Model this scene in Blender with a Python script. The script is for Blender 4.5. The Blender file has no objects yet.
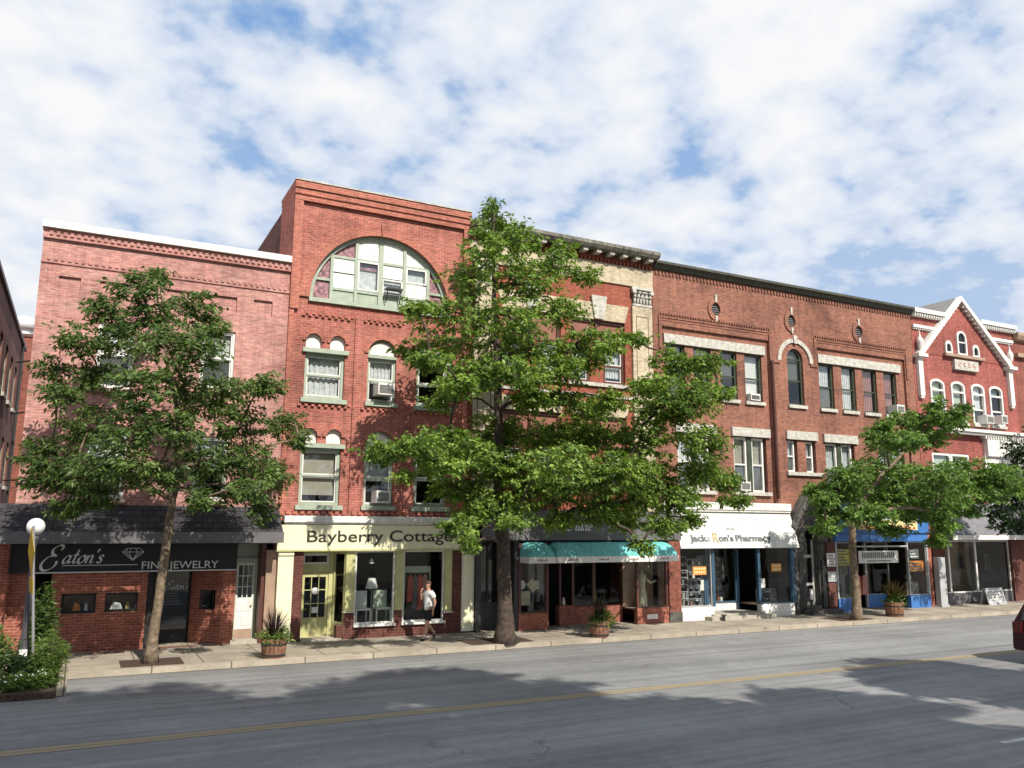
import bpy, bmesh, math, random
import numpy as np
from mathutils import Vector, Matrix
from mathutils.geometry import tessellate_polygon
R = math.radians
sc = bpy.context.scene
COL = sc.collection
rng = random.Random(7)

# ------------------------------------------------------------------ mesh builder
class MB:
    def __init__(s): s.v = []; s.f = []; s.m = []; s.mi = 0; s.cuts = []
    def add(s, vs, fs):
        s.cuts.append((len(s.v), len(s.f))); o = len(s.v); s.v += [tuple(map(float, p)) for p in vs]
        for f in fs: s.f.append([i + o for i in f]); s.m.append(s.mi)
        return s
    def box(s, x0, x1, y0, y1, z0, z1):
        v = [(x0,y0,z0),(x1,y0,z0),(x1,y1,z0),(x0,y1,z0),(x0,y0,z1),(x1,y0,z1),(x1,y1,z1),(x0,y1,z1)]
        return s.add(v, [(0,3,2,1),(4,5,6,7),(0,1,5,4),(1,2,6,5),(2,3,7,6),(3,0,4,7)])
    def room(s, x0, x1, y0, y1, z0, z1):                 # open to the front (-Y), faces turned inwards
        v = [(x0,y0,z0),(x1,y0,z0),(x1,y1,z0),(x0,y1,z0),(x0,y0,z1),(x1,y0,z1),(x1,y1,z1),(x0,y1,z1)]
        return s.add(v, [(0,1,2,3),(7,6,5,4),(5,6,2,1),(6,7,3,2),(7,4,0,3)])
    def quad(s, a, b, c, d): return s.add([a,b,c,d], [(0,1,2,3)])
    def prism(s, poly, a0, a1, axis='y'):
        n = len(poly)
        def P(p, a):
            if axis == 'y': return (p[0], a, p[1])
            if axis == 'x': return (a, p[0], p[1])
            return (p[0], p[1], a)
        t = tessellate_polygon([[Vector((p[0], p[1], 0)) for p in poly]])
        vs = [P(p, a0) for p in poly] + [P(p, a1) for p in poly]
        fs = [tuple(q) for q in t] + [tuple(i + n for i in reversed(q)) for q in t]
        fs += [(i, i + n, (i + 1) % n + n, (i + 1) % n) for i in range(n)]
        return s.add(vs, fs)
    def wall(s, outer, holes, y, depth):
        polys = [outer] + list(holes)
        t = tessellate_polygon([[Vector((p[0], p[1], 0)) for p in q] for q in polys])
        s.add([(p[0], y, p[1]) for q in polys for p in q], [tuple(q) for q in t])
        for q in polys:
            n = len(q)
            s.add([(p[0], y, p[1]) for p in q] + [(p[0], y + depth, p[1]) for p in q],
                  [(i, (i + 1) % n, (i + 1) % n + n, i + n) for i in range(n)])
        return s
    def tube(s, pts, rad, n=6, cap=True):
        pts = [Vector(p) for p in pts]
        if not hasattr(rad, '__len__'): rad = [rad] * len(pts)
        rings = []; o = []
        for i, p in enumerate(pts):
            d = (pts[min(i + 1, len(pts) - 1)] - pts[max(i - 1, 0)])
            d = d.normalized() if d.length > 1e-9 else Vector((0, 0, 1))
            a = d.cross(Vector((0, 1, 0)) if abs(d.y) < .9 else Vector((1, 0, 0))).normalized(); b = d.cross(a)
            for k in range(n):
                t = 2 * math.pi * k / n; o.append(p + (a * math.cos(t) + b * math.sin(t)) * rad[i])
        fs = []
        for i in range(len(pts) - 1):
            for k in range(n):
                fs.append((i*n + k, i*n + (k+1) % n, (i+1)*n + (k+1) % n, (i+1)*n + k))
        if cap: fs += [tuple(range(n))[::-1], tuple((len(pts)-1)*n + k for k in range(n))]
        return s.add(o, fs)
    def lathe(s, cx, cy, prof, n=16, axis='z'):
        o = []
        for r, z in prof:
            for k in range(n):
                t = 2*math.pi*k/n; a, b = r*math.cos(t), r*math.sin(t)
                o.append((cx + a, cy + b, z) if axis == 'z' else ((cx + a, z, cy + b) if axis == 'y' else (z, cx + a, cy + b)))
        fs = []
        for i in range(len(prof) - 1):
            for k in range(n): fs.append((i*n + k, i*n + (k+1) % n, (i+1)*n + (k+1) % n, (i+1)*n + k))
        fs += [tuple(range(n))[::-1], tuple((len(prof)-1)*n + k for k in range(n))]
        return s.add(o, fs)
    def ball(s, c, r, n=12, m=8):
        rx, ry, rz = r if hasattr(r, '__len__') else (r, r, r)
        prof = [(math.sin(math.pi*i/m), -math.cos(math.pi*i/m)) for i in range(m + 1)]
        o = [(c[0] + rx*max(q, .001)*math.cos(2*math.pi*k/n), c[1] + ry*max(q, .001)*math.sin(2*math.pi*k/n), c[2] + rz*z) for q, z in prof for k in range(n)]
        return s.add(o, [(i*n+k, i*n+(k+1) % n, (i+1)*n+(k+1) % n, (i+1)*n+k) for i in range(m) for k in range(n)])
    def ring(s, cx, cz, r0, r1, a0, a1, y0, y1, n=24, sz=1.0):   # a band of an arch in the XZ plane
        p = [(cx + r1*math.cos(a0 + (a1-a0)*i/n), cz + sz*r1*math.sin(a0 + (a1-a0)*i/n)) for i in range(n + 1)]
        q = [(cx + r0*math.cos(a0 + (a1-a0)*i/n), cz + sz*r0*math.sin(a0 + (a1-a0)*i/n)) for i in range(n + 1)]
        vs = []
        for i in range(n + 1): vs += [(p[i][0], y0, p[i][1]), (q[i][0], y0, q[i][1]), (p[i][0], y1, p[i][1]), (q[i][0], y1, q[i][1])]
        fs = []
        for i in range(n):
            a = 4*i; b = a + 4
            fs += [(a, b, b+1, a+1), (a, a+2, b+2, b), (a+1, b+1, b+3, a+3), (a+2, a+3, b+3, b+2)]
        fs += [(0, 1, 3, 2), (4*n, 4*n+2, 4*n+3, 4*n+1)]
        return s.add(vs, fs)
    def xform(s, fn): s.v = [tuple(fn(p)) for p in s.v]; return s
    def split(s, name, mats, parent):                    # every shape added becomes a part of its own
        out = []; c = s.cuts + [(len(s.v), len(s.f))]
        for (v0, f0), (v1, f1) in zip(c, c[1:]):
            q = MB(); q.v = s.v[v0:v1]; q.f = [[i-v0 for i in f] for f in s.f[f0:f1]]; q.m = s.m[f0:f1]; out.append(q.build(name, mats, parent))
        return out
    def build(s, name, mats, parent=None, local=False, smooth=False):
        if not isinstance(mats, (list, tuple)): mats = [mats]
        me = bpy.data.meshes.new(name)
        o = ORIG.get(parent.name, (0, 0, 0)) if parent is not None and not local else (0, 0, 0)
        if parent is None and not local and s.v:         # a thing that is one mesh: its origin is the middle of its base
            a = np.array(s.v); lo, hi = a.min(0), a.max(0); o = ((lo[0]+hi[0])/2, (lo[1]+hi[1])/2, lo[2])
        vs = [(p[0]-o[0], p[1]-o[1], p[2]-o[2]) for p in s.v]
        me.from_pydata(vs, [], s.f)
        bm = bmesh.new(); bm.from_mesh(me)
        bmesh.ops.recalc_face_normals(bm, faces=[f for f in bm.faces]) if not getattr(s, 'keep', False) else None
        bm.to_mesh(me); bm.free()
        for m in mats: me.materials.append(m)
        me.polygons.foreach_set('material_index', s.m)
        uv = me.uv_layers.new(name='UVMap')
        co = np.array(s.v); buf = np.zeros((len(me.loops), 2), np.float32)
        for p in me.polygons:
            n = p.normal; ax, ay, az = abs(n.x), abs(n.y), abs(n.z)
            i, j = (0, 2) if ay >= ax and ay >= az*.6 else ((1, 2) if ax >= az*.6 else (0, 1))
            for l in p.loop_indices:
                v = co[me.loops[l].vertex_index]; buf[l] = (v[i], v[j])
        uv.data.foreach_set('uv', buf.ravel())
        if smooth: me.polygons.foreach_set('use_smooth', [True]*len(me.polygons))
        ob = bpy.data.objects.new(name, me); COL.objects.link(ob)
        if parent is not None: ob.parent = parent; ORIG[ob.name] = o
        elif not local: ob.location = o; ORIG[ob.name] = o
        return ob
ORIG = {}
def tag(o, label=None, cat=None, group=None, kind=None):
    if label: o['label'] = label
    if cat: o['category'] = cat
    if group: o['group'] = group
    if kind: o['kind'] = kind
    return o
def thing(name, loc, label, cat, group=None, rotz=0):
    o = bpy.data.objects.new(name, None); COL.objects.link(o); o.location = loc; o.rotation_euler = (0, 0, rotz)
    o.empty_display_size = .2; ORIG[o.name] = tuple(loc)
    return tag(o, label, cat, group)
def copy_thing(o, loc, label, rotz=None):
    c = o.copy(); COL.objects.link(c); c.location = loc; ORIG[c.name] = tuple(loc)
    if rotz is not None: c.rotation_euler = (0, 0, rotz)
    c['label'] = label
    for ch in list(o.children):
        d = ch.copy(); COL.objects.link(d); d.parent = c
        for g in list(ch.children):
            e = g.copy(); COL.objects.link(e); e.parent = d
    return c

# ------------------------------------------------------------------ materials
def nodes(name):
    m = bpy.data.materials.new(name); m.use_nodes = True
    nt = m.node_tree; b = nt.nodes['Principled BSDF']
    return m, nt, b
def N(nt, t, **k):
    n = nt.nodes.new(t)
    for a, v in k.items():
        if a in n.inputs: n.inputs[a].default_value = v
        else: setattr(n, a, v)
    return n
def c4(c): return (c[0], c[1], c[2], 1)
def uvmap(nt, sx=1, sy=1):
    t = N(nt, 'ShaderNodeTexCoord'); mp = N(nt, 'ShaderNodeMapping'); mp.inputs['Scale'].default_value = (sx, sy, 1)
    nt.links.new(t.outputs['UV'], mp.inputs['Vector']); return mp.outputs['Vector']
def noise(nt, vec, scale, detail=4, rough=.6):
    n = N(nt, 'ShaderNodeTexNoise'); n.inputs['Scale'].default_value = scale; n.inputs['Detail'].default_value = detail; n.inputs['Roughness'].default_value = rough
    nt.links.new(vec, n.inputs['Vector']); return n.outputs['Fac']
def rampv(nt, fac, stops):
    r = N(nt, 'ShaderNodeValToRGB'); e = r.color_ramp.elements
    while len(e) < len(stops): e.new(.5)
    for i, (p, c) in enumerate(stops):
        e[i].position = p; e[i].color = c4(c) if hasattr(c, '__len__') else (c, c, c, 1)
    nt.links.new(fac, r.inputs['Fac']); return r.outputs['Color']
def mixc(nt, mode, fac, a, b):
    m = N(nt, 'ShaderNodeMix', data_type='RGBA', blend_type=mode)
    for sock, val in ((m.inputs['Factor'], fac), (m.inputs['A'], a), (m.inputs['B'], b)):
        pass
    def put(s, v):
        if hasattr(v, 'is_linked'): nt.links.new(v, s)
        else: s.default_value = v if not hasattr(v, '__len__') else c4(v)
    put(m.inputs[0], fac); put(m.inputs[6], a); put(m.inputs[7], b)
    return m.outputs[2]
def bump(nt, b, h, strength=.3, dist=.02):
    n = N(nt, 'ShaderNodeBump'); n.inputs['Strength'].default_value = strength; n.inputs['Distance'].default_value = dist
    nt.links.new(h, n.inputs['Height']); nt.links.new(n.outputs['Normal'], b.inputs['Normal'])
def paint(name, col, rough=.6, var=.12, scale=3., metal=0, streak=0, bmp=0):
    m, nt, b = nodes(name); uv = uvmap(nt)
    f = noise(nt, uv, scale, 6)
    c = mixc(nt, 'MULTIPLY', 1., col, rampv(nt, f, [(.3, 1-var*1.6), (.7, 1+var)]))
    if streak:
        f2 = noise(nt, uvmap(nt, 5, .35), 2.2, 5)
        c = mixc(nt, 'MULTIPLY', streak, c, rampv(nt, f2, [(.38, .45), (.58, 1)]))
    nt.links.new(c, b.inputs['Base Color']); b.inputs['Roughness'].default_value = rough; b.inputs['Metallic'].default_value = metal
    if bmp: bump(nt, b, noise(nt, uv, 40, 3), bmp, .01)
    return m
def brick(name, c1, c2, mortar, bw=.21, rh=.075, ms=.009, stain=.35, blotch=None, rough=.85):
    m, nt, b = nodes(name); uv = uvmap(nt)
    t = N(nt, 'ShaderNodeTexBrick'); nt.links.new(uv, t.inputs['Vector'])
    t.inputs['Scale'].default_value = 1; t.inputs['Brick Width'].default_value = bw; t.inputs['Row Height'].default_value = rh
    t.inputs['Mortar Size'].default_value = ms; t.inputs['Mortar Smooth'].default_value = .3; t.inputs['Bias'].default_value = 0
    t.inputs['Color1'].default_value = c4(c1); t.inputs['Color2'].default_value = c4(c2); t.inputs['Mortar'].default_value = c4(mortar)
    c = t.outputs['Color']
    if blotch is not None:
        f0 = noise(nt, uvmap(nt, .8, 2.6), 1.3, 8, .7)
        c = mixc(nt, 'MIX', rampv(nt, f0, [(.42, 0), (.66, .6)]), c, blotch)
    f = noise(nt, uv, .45, 7, .65); c = mixc(nt, 'MULTIPLY', 1, c, rampv(nt, f, [(.3, 1-stain), (.5, 1), (.75, 1+stain*.45)]))
    f2 = noise(nt, uvmap(nt, 3, .18), 1.6, 6, .65); c = mixc(nt, 'MULTIPLY', stain, c, rampv(nt, f2, [(.36, .5), (.55, 1)]))
    f3 = noise(nt, uvmap(nt, 4.5, 13), 1., 2); c = mixc(nt, 'MULTIPLY', .9, c, rampv(nt, f3, [(.3, .70), (.7, 1.26)]))
    f4 = noise(nt, uvmap(nt, .5, 1.6), .9, 9, .72); c = mixc(nt, 'MULTIPLY', .65, c, rampv(nt, f4, [(.34, .66), (.46, 1), (.62, 1.1)]))
    nt.links.new(c, b.inputs['Base Color']); b.inputs['Roughness'].default_value = rough
    b.inputs['Specular IOR Level'].default_value = .25
    bump(nt, b, t.outputs['Fac'], -.35, .01)
    return m
def glass(name, tint=(.75, .8, .8), base=.05, gain=1.4, rough=.0):
    m = bpy.data.materials.new(name); m.use_nodes = True; nt = m.node_tree; nt.nodes.clear()
    o = N(nt, 'ShaderNodeOutputMaterial'); tr = N(nt, 'ShaderNodeBsdfTransparent'); tr.inputs['Color'].default_value = c4(tint)
    g = N(nt, 'ShaderNodeBsdfGlossy'); g.inputs['Roughness'].default_value = rough
    fr = N(nt, 'ShaderNodeFresnel'); ge = N(nt, 'ShaderNodeNewGeometry'); io = N(nt, 'ShaderNodeMath', operation='MULTIPLY_ADD'); io.inputs[1].default_value = -.8333; io.inputs[2].default_value = 1.5
    nt.links.new(ge.outputs['Backfacing'], io.inputs[0]); nt.links.new(io.outputs[0], fr.inputs['IOR'])   # both faces of a pane reflect alike
    ma = N(nt, 'ShaderNodeMath', operation='MULTIPLY_ADD'); ma.inputs[1].default_value = gain; ma.inputs[2].default_value = base
    nt.links.new(fr.outputs['Fac'], ma.inputs[0]); ma.use_clamp = True
    # slightly wavy old panes
    t = N(nt, 'ShaderNodeTexCoord'); nz = N(nt, 'ShaderNodeTexNoise'); nz.inputs['Scale'].default_value = 1.3; nz.inputs['Detail'].default_value = 1
    bp = N(nt, 'ShaderNodeBump'); bp.inputs['Strength'].default_value = .25; bp.inputs['Distance'].default_value = .04
    nt.links.new(t.outputs['UV'], nz.inputs['Vector']); nt.links.new(nz.outputs['Fac'], bp.inputs['Height']); nt.links.new(bp.outputs['Normal'], g.inputs['Normal'])
    mx = N(nt, 'ShaderNodeMixShader'); nt.links.new(ma.outputs[0], mx.inputs[0]); nt.links.new(tr.outputs[0], mx.inputs[1]); nt.links.new(g.outputs[0], mx.inputs[2])
    nt.links.new(mx.outputs[0], o.inputs['Surface']); return m
def leafmat(name, dark, light, trans):
    m = bpy.data.materials.new(name); m.use_nodes = True; nt = m.node_tree; nt.nodes.clear()
    o = N(nt, 'ShaderNodeOutputMaterial'); at = N(nt, 'ShaderNodeAttribute', attribute_name='tone')
    c = rampv(nt, at.outputs['Fac'], [(0, dark), (.55, tuple((a+b)/2 for a, b in zip(dark, light))), (1, light)])
    d = N(nt, 'ShaderNodeBsdfPrincipled'); d.inputs['Roughness'].default_value = .5; d.inputs['Specular IOR Level'].default_value = .35
    nt.links.new(c, d.inputs['Base Color'])
    tl = N(nt, 'ShaderNodeBsdfTranslucent'); nt.links.new(mixc(nt, 'MULTIPLY', 1, c, trans), tl.inputs['Color'])
    mx = N(nt, 'ShaderNodeMixShader'); mx.inputs[0].default_value = .35
    nt.links.new(d.outputs[0], mx.inputs[1]); nt.links.new(tl.outputs[0], mx.inputs[2]); nt.links.new(mx.outputs[0], o.inputs['Surface'])
    return m
M = {}
M['pink'] = brick('pink_brick', (.49,.215,.195), (.39,.165,.15), (.47,.30,.26), stain=.34, blotch=(.55,.34,.285))
M['orange'] = brick('orange_brick', (.42,.112,.09), (.32,.08,.066), (.41,.25,.20), stain=.42, blotch=(.43,.19,.14))
M['orange_lit'] = brick('orange_brick_trim', (.44,.145,.105), (.37,.112,.085), (.45,.24,.17), stain=.32)
M['cred'] = brick('red_brick', (.33,.085,.05), (.27,.065,.04), (.30,.14,.10), stain=.3)
M['cream'] = brick('cream_brick', (.56,.475,.34), (.48,.41,.29), (.5,.42,.3), stain=.3)
M['brown'] = brick('brown_brick', (.28,.115,.082), (.19,.077,.06), (.28,.17,.13), stain=.42, blotch=(.35,.15,.09))
M['paintred'] = brick('painted_red_brick', (.34,.095,.08), (.27,.07,.06), (.35,.15,.12), stain=.4)
M['sixred'] = brick('dull_red_brick', (.27,.085,.06), (.22,.065,.05), (.26,.13,.1), stain=.3)
M['shop'] = brick('shop_brick', (.35,.10,.065), (.25,.068,.045), (.34,.20,.15), ms=.010, stain=.3)
M['shopdark'] = brick('dark_brick', (.14,.045,.035), (.10,.033,.028), (.16,.09,.075), stain=.3)
M['side'] = brick('shaded_weathered_side_brick', (.17,.075,.055), (.12,.05,.04), (.18,.11,.09), stain=.5)  # stained brick, darkened in colour for the shade on this sunless side
M['leftb'] = brick('old_dark_brick', (.24,.10,.075), (.17,.07,.055), (.25,.16,.13), stain=.5)
M['shingle'] = brick('slate_shingle', (.055,.052,.058), (.038,.036,.042), (.018,.018,.02), bw=.3, rh=.16, ms=.012, stain=.3)
M['white'] = paint('white_paint', (.78,.77,.73), .55, .08, 3, streak=.3)
M['whitew'] = paint('weathered_white_paint', (.80,.78,.74), .6, .08, 2., streak=.25)
M['offwhite'] = paint('pale_blind', (.72,.70,.66), .8, .06)
M['green'] = paint('pale_green_paint', (.36,.42,.335), .55, .12, 4)
M['dkgreen'] = paint('dark_green_paint', (.045,.06,.035), .5, .2)
M['cornice_green'] = paint('weathered_green_paint', (.06,.065,.045), .6, .35, 5)
M['brownf'] = paint('brown_red_paint', (.10,.035,.025), .5, .15)
M['panelred'] = paint('brown_panel_paint', (.26,.10,.07), .6, .1)
M['yellow'] = paint('pale_yellow_paint', (.82,.78,.54), .5, .06)
M['yellow2'] = paint('yellow_green_paint', (.50,.49,.23), .5, .1)
M['stone'] = paint('grey_limestone', (.50,.48,.43), .8, .22, 6, bmp=.3)
M['granite'] = paint('rough_granite', (.10,.094,.085), .9, .4, 5, bmp=.6)
M['oldstone'] = paint('weathered_shaded_cornice_stone', (.21,.20,.165), .9, .5, 4, streak=.5)  # weathered stone, its colour also darkened for the soffit's deep shadow
M['blackstone'] = paint('polished_black_stone', (.02,.022,.022), .25, .2)
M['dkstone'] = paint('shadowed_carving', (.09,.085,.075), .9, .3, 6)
M['tan'] = paint('tan_render', (.36,.25,.18), .8, .15)
M['black'] = paint('black_sign_paint', (.007,.007,.008), .6, .2)
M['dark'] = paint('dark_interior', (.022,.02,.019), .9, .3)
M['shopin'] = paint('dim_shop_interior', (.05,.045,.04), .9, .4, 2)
M['silver'] = paint('silver_lettering', (.62,.62,.63), .4, .05)
M['steel'] = paint('galvanised_steel', (.45,.45,.46), .4, .12, metal=.6)
M['tank'] = paint('white_metal_vent', (.75,.76,.76), .35, .08, metal=.2)
M['greysign'] = paint('grey_sign_board', (.13,.125,.13), .6, .12, 2)
M['teal'] = paint('teal_canvas', (.15,.50,.48), .8, .16, 5, streak=.2)
M['blue'] = paint('bright_blue_paint', (.05,.17,.46), .5, .1)
M['bluepost'] = paint('slate_blue_paint', (.035,.09,.15), .5, .15)
M['marble'] = paint('red_marble', (.22,.075,.05), .4, .4, 7)
M['lettyel'] = paint('cream_lettering', (.72,.62,.32), .5, .05)
M['letred'] = paint('red_lettering', (.5,.06,.03), .5, .05)
M['letblk'] = paint('dark_brown_lettering', (.03,.025,.02), .5, .05)
M['letgrey'] = paint('grey_lettering', (.13,.15,.15), .5, .1)
M['gold'] = paint('gold_lettering', (.40,.30,.10), .5, .1)
M['greyawn'] = paint('grey_awning_cloth', (.17,.17,.185), .8, .15)
M['postgrey'] = paint('grey_metal_post', (.40,.41,.42), .5, .1)
M['conc'] = paint('plain_concrete', (.40,.37,.31), .9, .15, 4, bmp=.2)
M['soil'] = paint('brown_mulch', (.065,.04,.027), 1, .5, 14, bmp=.8)
M['bark'] = paint('grey_brown_bark', (.20,.15,.10), .95, .45, 9, bmp=.9)
M['barkd'] = paint('dark_brown_bark', (.075,.055,.042), .95, .45, 9, bmp=.9)
M['barrel'] = paint('weathered_barrel_wood', (.26,.13,.075), .85, .3, 8)
M['iron'] = paint('dark_iron', (.03,.03,.032), .5, .2)
M['lampiron'] = paint('dark_grey_lamp_metal', (.07,.065,.075), .4, .3)
M['signyel'] = paint('yellow_sign_metal', (.55,.36,.02), .5, .15)
M['poster_orange'] = paint('orange_poster', (.75,.27,.05), .6, .1)
M['poster_yellow'] = paint('yellow_poster', (.62,.47,.04), .6, .15)
M['neon'] = paint('neon_yellow_cloth', (.50,.75,.03), .7, .1)
M['goods'] = paint('mixed_goods', (.30,.27,.22), .8, .8, 9)
M['dress'] = paint('cream_dress_cloth', (.62,.55,.38), .8, .15, 6)
M['curtain'] = paint('white_curtain', (.72,.72,.72), .9, .2, 7)
M['curtred'] = paint('dull_red_curtain', (.42,.19,.17), .9, .2, 5)
M['screen'] = paint('grey_insect_screen', (.12,.12,.12), .9, .1)
M['blindtan'] = paint('tan_roller_blind', (.40,.36,.30), .9, .08)
M['blindgreen'] = paint('pale_green_blind', (.52,.58,.45), .9, .08)
M['patch'] = paint('coloured_patterned_panel', (.35,.18,.21), .7, .7, 7)
M['maroon'] = paint('maroon_car_paint', (.035,.004,.01), .2, .02)
M['tyre'] = paint('black_rubber', (.015,.015,.015), .8, .1)
M['chrome'] = paint('bright_metal', (.6,.6,.6), .2, .02, metal=.9)
M['tail'] = paint('red_light_lens', (.10,.006,.008), .15, .02)
M['skin'] = paint('skin', (.46,.25,.17), .55, .06)
M['tshirt'] = paint('white_cotton', (.6,.6,.61), .85, .05)
M['shorts'] = paint('black_cotton', (.008,.008,.01), .85, .1)
M['hair'] = paint('brown_hair', (.09,.045,.025), .7, .2)
M['flower'] = paint('white_petals', (.75,.76,.72), .7, .1)
M['carglass'] = paint('dark_car_glass', (.01,.012,.014), .05, .02)
M['vanebl'] = paint('grey_louvre', (.12,.12,.12), .6, .1)
M['roof'] = paint('grey_roof_felt', (.12,.12,.13), .9, .2)
M['gableroof'] = paint('grey_slate_roof', (.24,.23,.22), .8, .15, 6)
M['glass'] = glass('window_glass', (.94,.96,.96), .035, 1.0)
M['glassdk'] = glass('dark_window_glass', (.72,.76,.77), .03, .8)
M['shopglass'] = glass('shop_window_glass', (.92,.94,.94), .004, .5)
M['leaf1'] = leafmat('olive_leaf', (.048,.09,.024), (.19,.28,.075), (.9,1.15,.5))
M['leaf2'] = leafmat('oak_leaf', (.058,.12,.022), (.35,.49,.095), (1.,1.15,.4))
M['leaf3'] = leafmat('maple_leaf', (.05,.11,.022), (.25,.40,.09), (1.,1.15,.4))
M['leafd'] = leafmat('dark_leaf', (.014,.032,.012), (.045,.085,.025), (.8,1.1,.4))
M['leafshrub'] = leafmat('shrub_leaf', (.035,.08,.014), (.22,.31,.07), (1.,1.2,.4))
M['leafpurple'] = leafmat('purple_blade', (.022,.008,.014), (.06,.03,.035), (.8,.6,.6))
M['leafcanna'] = leafmat('bronze_blade', (.09,.06,.02), (.30,.20,.06), (.9,.8,.5))
M['globe'] = paint('opal_globe', (.86,.86,.85), .25, .02)
# ------------------------------------------------------------------ ground materials
def asphalt():
    m, nt, b = nodes('worn_asphalt'); uv = uvmap(nt)
    f = noise(nt, uv, .35, 6); c = mixc(nt, 'MULTIPLY', 1, (.235,.238,.24), rampv(nt, f, [(.3,.82),(.7,1.15)]))
    f = noise(nt, uv, 38, 4, .85); c = mixc(nt, 'MULTIPLY', 1, c, rampv(nt, f, [(.3,.5),(.7,1.45)])); f = noise(nt, uv, 3.2, 7, .7); c = mixc(nt, 'MULTIPLY', 1, c, rampv(nt, f, [(.3,.85),(.7,1.1)])); f = noise(nt, uvmap(nt, .12, 1.1), 1.4, 3, .5); c = mixc(nt, 'MULTIPLY', 1, c, rampv(nt, f, [(.3,.8),(.36,1)]))
    # wheel-worn lanes: long streaks along the street
    f = noise(nt, uvmap(nt, .02, .75), 1., 5, .6); c = mixc(nt, 'MULTIPLY', 1, c, rampv(nt, f, [(.36,.78),(.5,.98),(.64,1.12)]))
    f = noise(nt, uvmap(nt, .05, 3.5), 1., 4, .6); c = mixc(nt, 'MULTIPLY', .6, c, rampv(nt, f, [(.4,.75),(.6,1.12)]))
    # cracks
    nz = N(nt, 'ShaderNodeTexNoise'); nz.inputs['Scale'].default_value = 1.2; nt.links.new(uv, nz.inputs['Vector'])
    wv = N(nt, 'ShaderNodeVectorMath', operation='MULTIPLY_ADD'); wv.inputs[1].default_value = (1.2, 1.2, 0)
    nt.links.new(nz.outputs['Color'], wv.inputs[0]); nt.links.new(uv, wv.inputs[2])
    v = N(nt, 'ShaderNodeTexVoronoi', feature='DISTANCE_TO_EDGE'); v.inputs['Scale'].default_value = .22; nt.links.new(wv.outputs[0], v.inputs['Vector'])
    f2 = noise(nt, uv, .25, 3)
    crack = mixc(nt, 'MULTIPLY', 1, rampv(nt, v.outputs['Distance'], [(.0, .55), (.004, 0)]), rampv(nt, f2, [(.53, 0), (.6, 1)]))
    c = mixc(nt, 'MIX', crack, c, (.045,.043,.04))
    nt.links.new(c, b.inputs['Base Color']); b.inputs['Roughness'].default_value = .85; b.inputs['Specular IOR Level'].default_value = .3
    bump(nt, b, noise(nt, uv, 60, 4, .8), .5, .02)
    return m
def concrete(name, col, jx, jy):
    m, nt, b = nodes(name); uv = uvmap(nt)
    t = N(nt, 'ShaderNodeTexBrick'); nt.links.new(uv, t.inputs['Vector']); t.offset = 0
    for k, v in (('Scale',1),('Brick Width',jx),('Row Height',jy),('Mortar Size',.018),('Bias',0)): t.inputs[k].default_value = v
    t.inputs['Color1'].default_value = c4(col); t.inputs['Color2'].default_value = c4(tuple(x*.86 for x in col)); t.inputs['Mortar'].default_value = c4(tuple(x*.28 for x in col))
    c = t.outputs['Color']
    c = mixc(nt, 'MULTIPLY', 1, c, rampv(nt, noise(nt, uv, .8, 7, .65), [(.3,.6),(.7,1.18)]))
    c = mixc(nt, 'MULTIPLY', 1, c, rampv(nt, noise(nt, uv, 25, 4, .7), [(.3,.85),(.7,1.12)]))
    c = mixc(nt, 'MULTIPLY', 1, c, rampv(nt, noise(nt, uv, 2.6, 2, .5), [(.26,.5),(.34,1)]))
    nt.links.new(c, b.inputs['Base Color']); b.inputs['Roughness'].default_value = .9
    bump(nt, b, noise(nt, uv, 50, 3), .2, .01); return m
def yellow_line():
    m, nt, b = nodes('worn_yellow_line'); uv = uvmap(nt)
    f = noise(nt, uvmap(nt, 1.2, 6), 2.2, 8, .75)
    c = mixc(nt, 'MIX', rampv(nt, f, [(.34, .15), (.62, 1)]), (.37,.275,.10), (.23,.21,.175))
    nt.links.new(c, b.inputs['Base Color']); b.inputs['Roughness'].default_value = .8; return m
M['asphalt'] = asphalt(); M['pave'] = concrete('sidewalk_concrete', (.37,.325,.26), 1.5, 1.35)
M['kerb'] = concrete('granite_kerb', (.43,.375,.295), 1.8, 3); M['yline'] = yellow_line()
M['whiteline'] = paint('worn_white_line', (.5,.5,.48), .8, .25, 6)
M['earth'] = paint('dry_earth', (.16,.14,.10), 1, .3, .2)
M['pavers'] = brick('red_pavers', (.24,.10,.07), (.19,.08,.06), (.14,.1,.08), bw=.2, rh=.1)

YF = 25.0; ZS = .14; YK = 21.95
# ------------------------------------------------------------------ setting
def sheet(name, x0, x1, y0, y1, z, m):
    b = MB().quad((x0,y0,z),(x1,y0,z),(x1,y1,z),(x0,y1,z)); b.keep = True
    return tag(b.build(name, m), kind='structure')
sheet('ground', -400, 400, -300, 500, -.03, M['earth'])
sheet('road', -70, 130, 3.2, YK+.05, 0, M['asphalt'])
sheet('near_ground', -70, 130, -60, 3.2, .004, M['earth'])
tag(MB().box(.05, 130, YK+.2, 27.5, -.02, ZS).box(-70, .05, 22.9, 27.5, -.02, ZS).box(-70, -3, 27.5, 60, -.02, ZS-.01).build('sidewalk', M['pave']), kind='structure')
kb = MB().box(.05, 130, YK, YK+.197, -.02, ZS+.012)
kb.box(-.13, .047, 19.95, YK+.197, -.02, ZS+.012)
tag(kb.build('kerb', M['kerb']), kind='structure')
tag(MB().box(-70, -.133, 19.8, 22.89, -.02, ZS-.005).build('planting_bed', M['soil']), kind='structure')
b = MB()
for y in (15.42, 15.60):
    b.quad((-70, y-.08, .005), (130, y-.08, .005), (130, y+.08, .005), (-70, y+.08, .005))
b.keep = True; tag(b.build('road_marking', M['yline']), kind='structure')
b = MB().quad((13.9, 9.15, .005), (15.7, 9.15, .005), (15.7, 9.27, .005), (13.9, 9.27, .005)); b.keep = True
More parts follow.
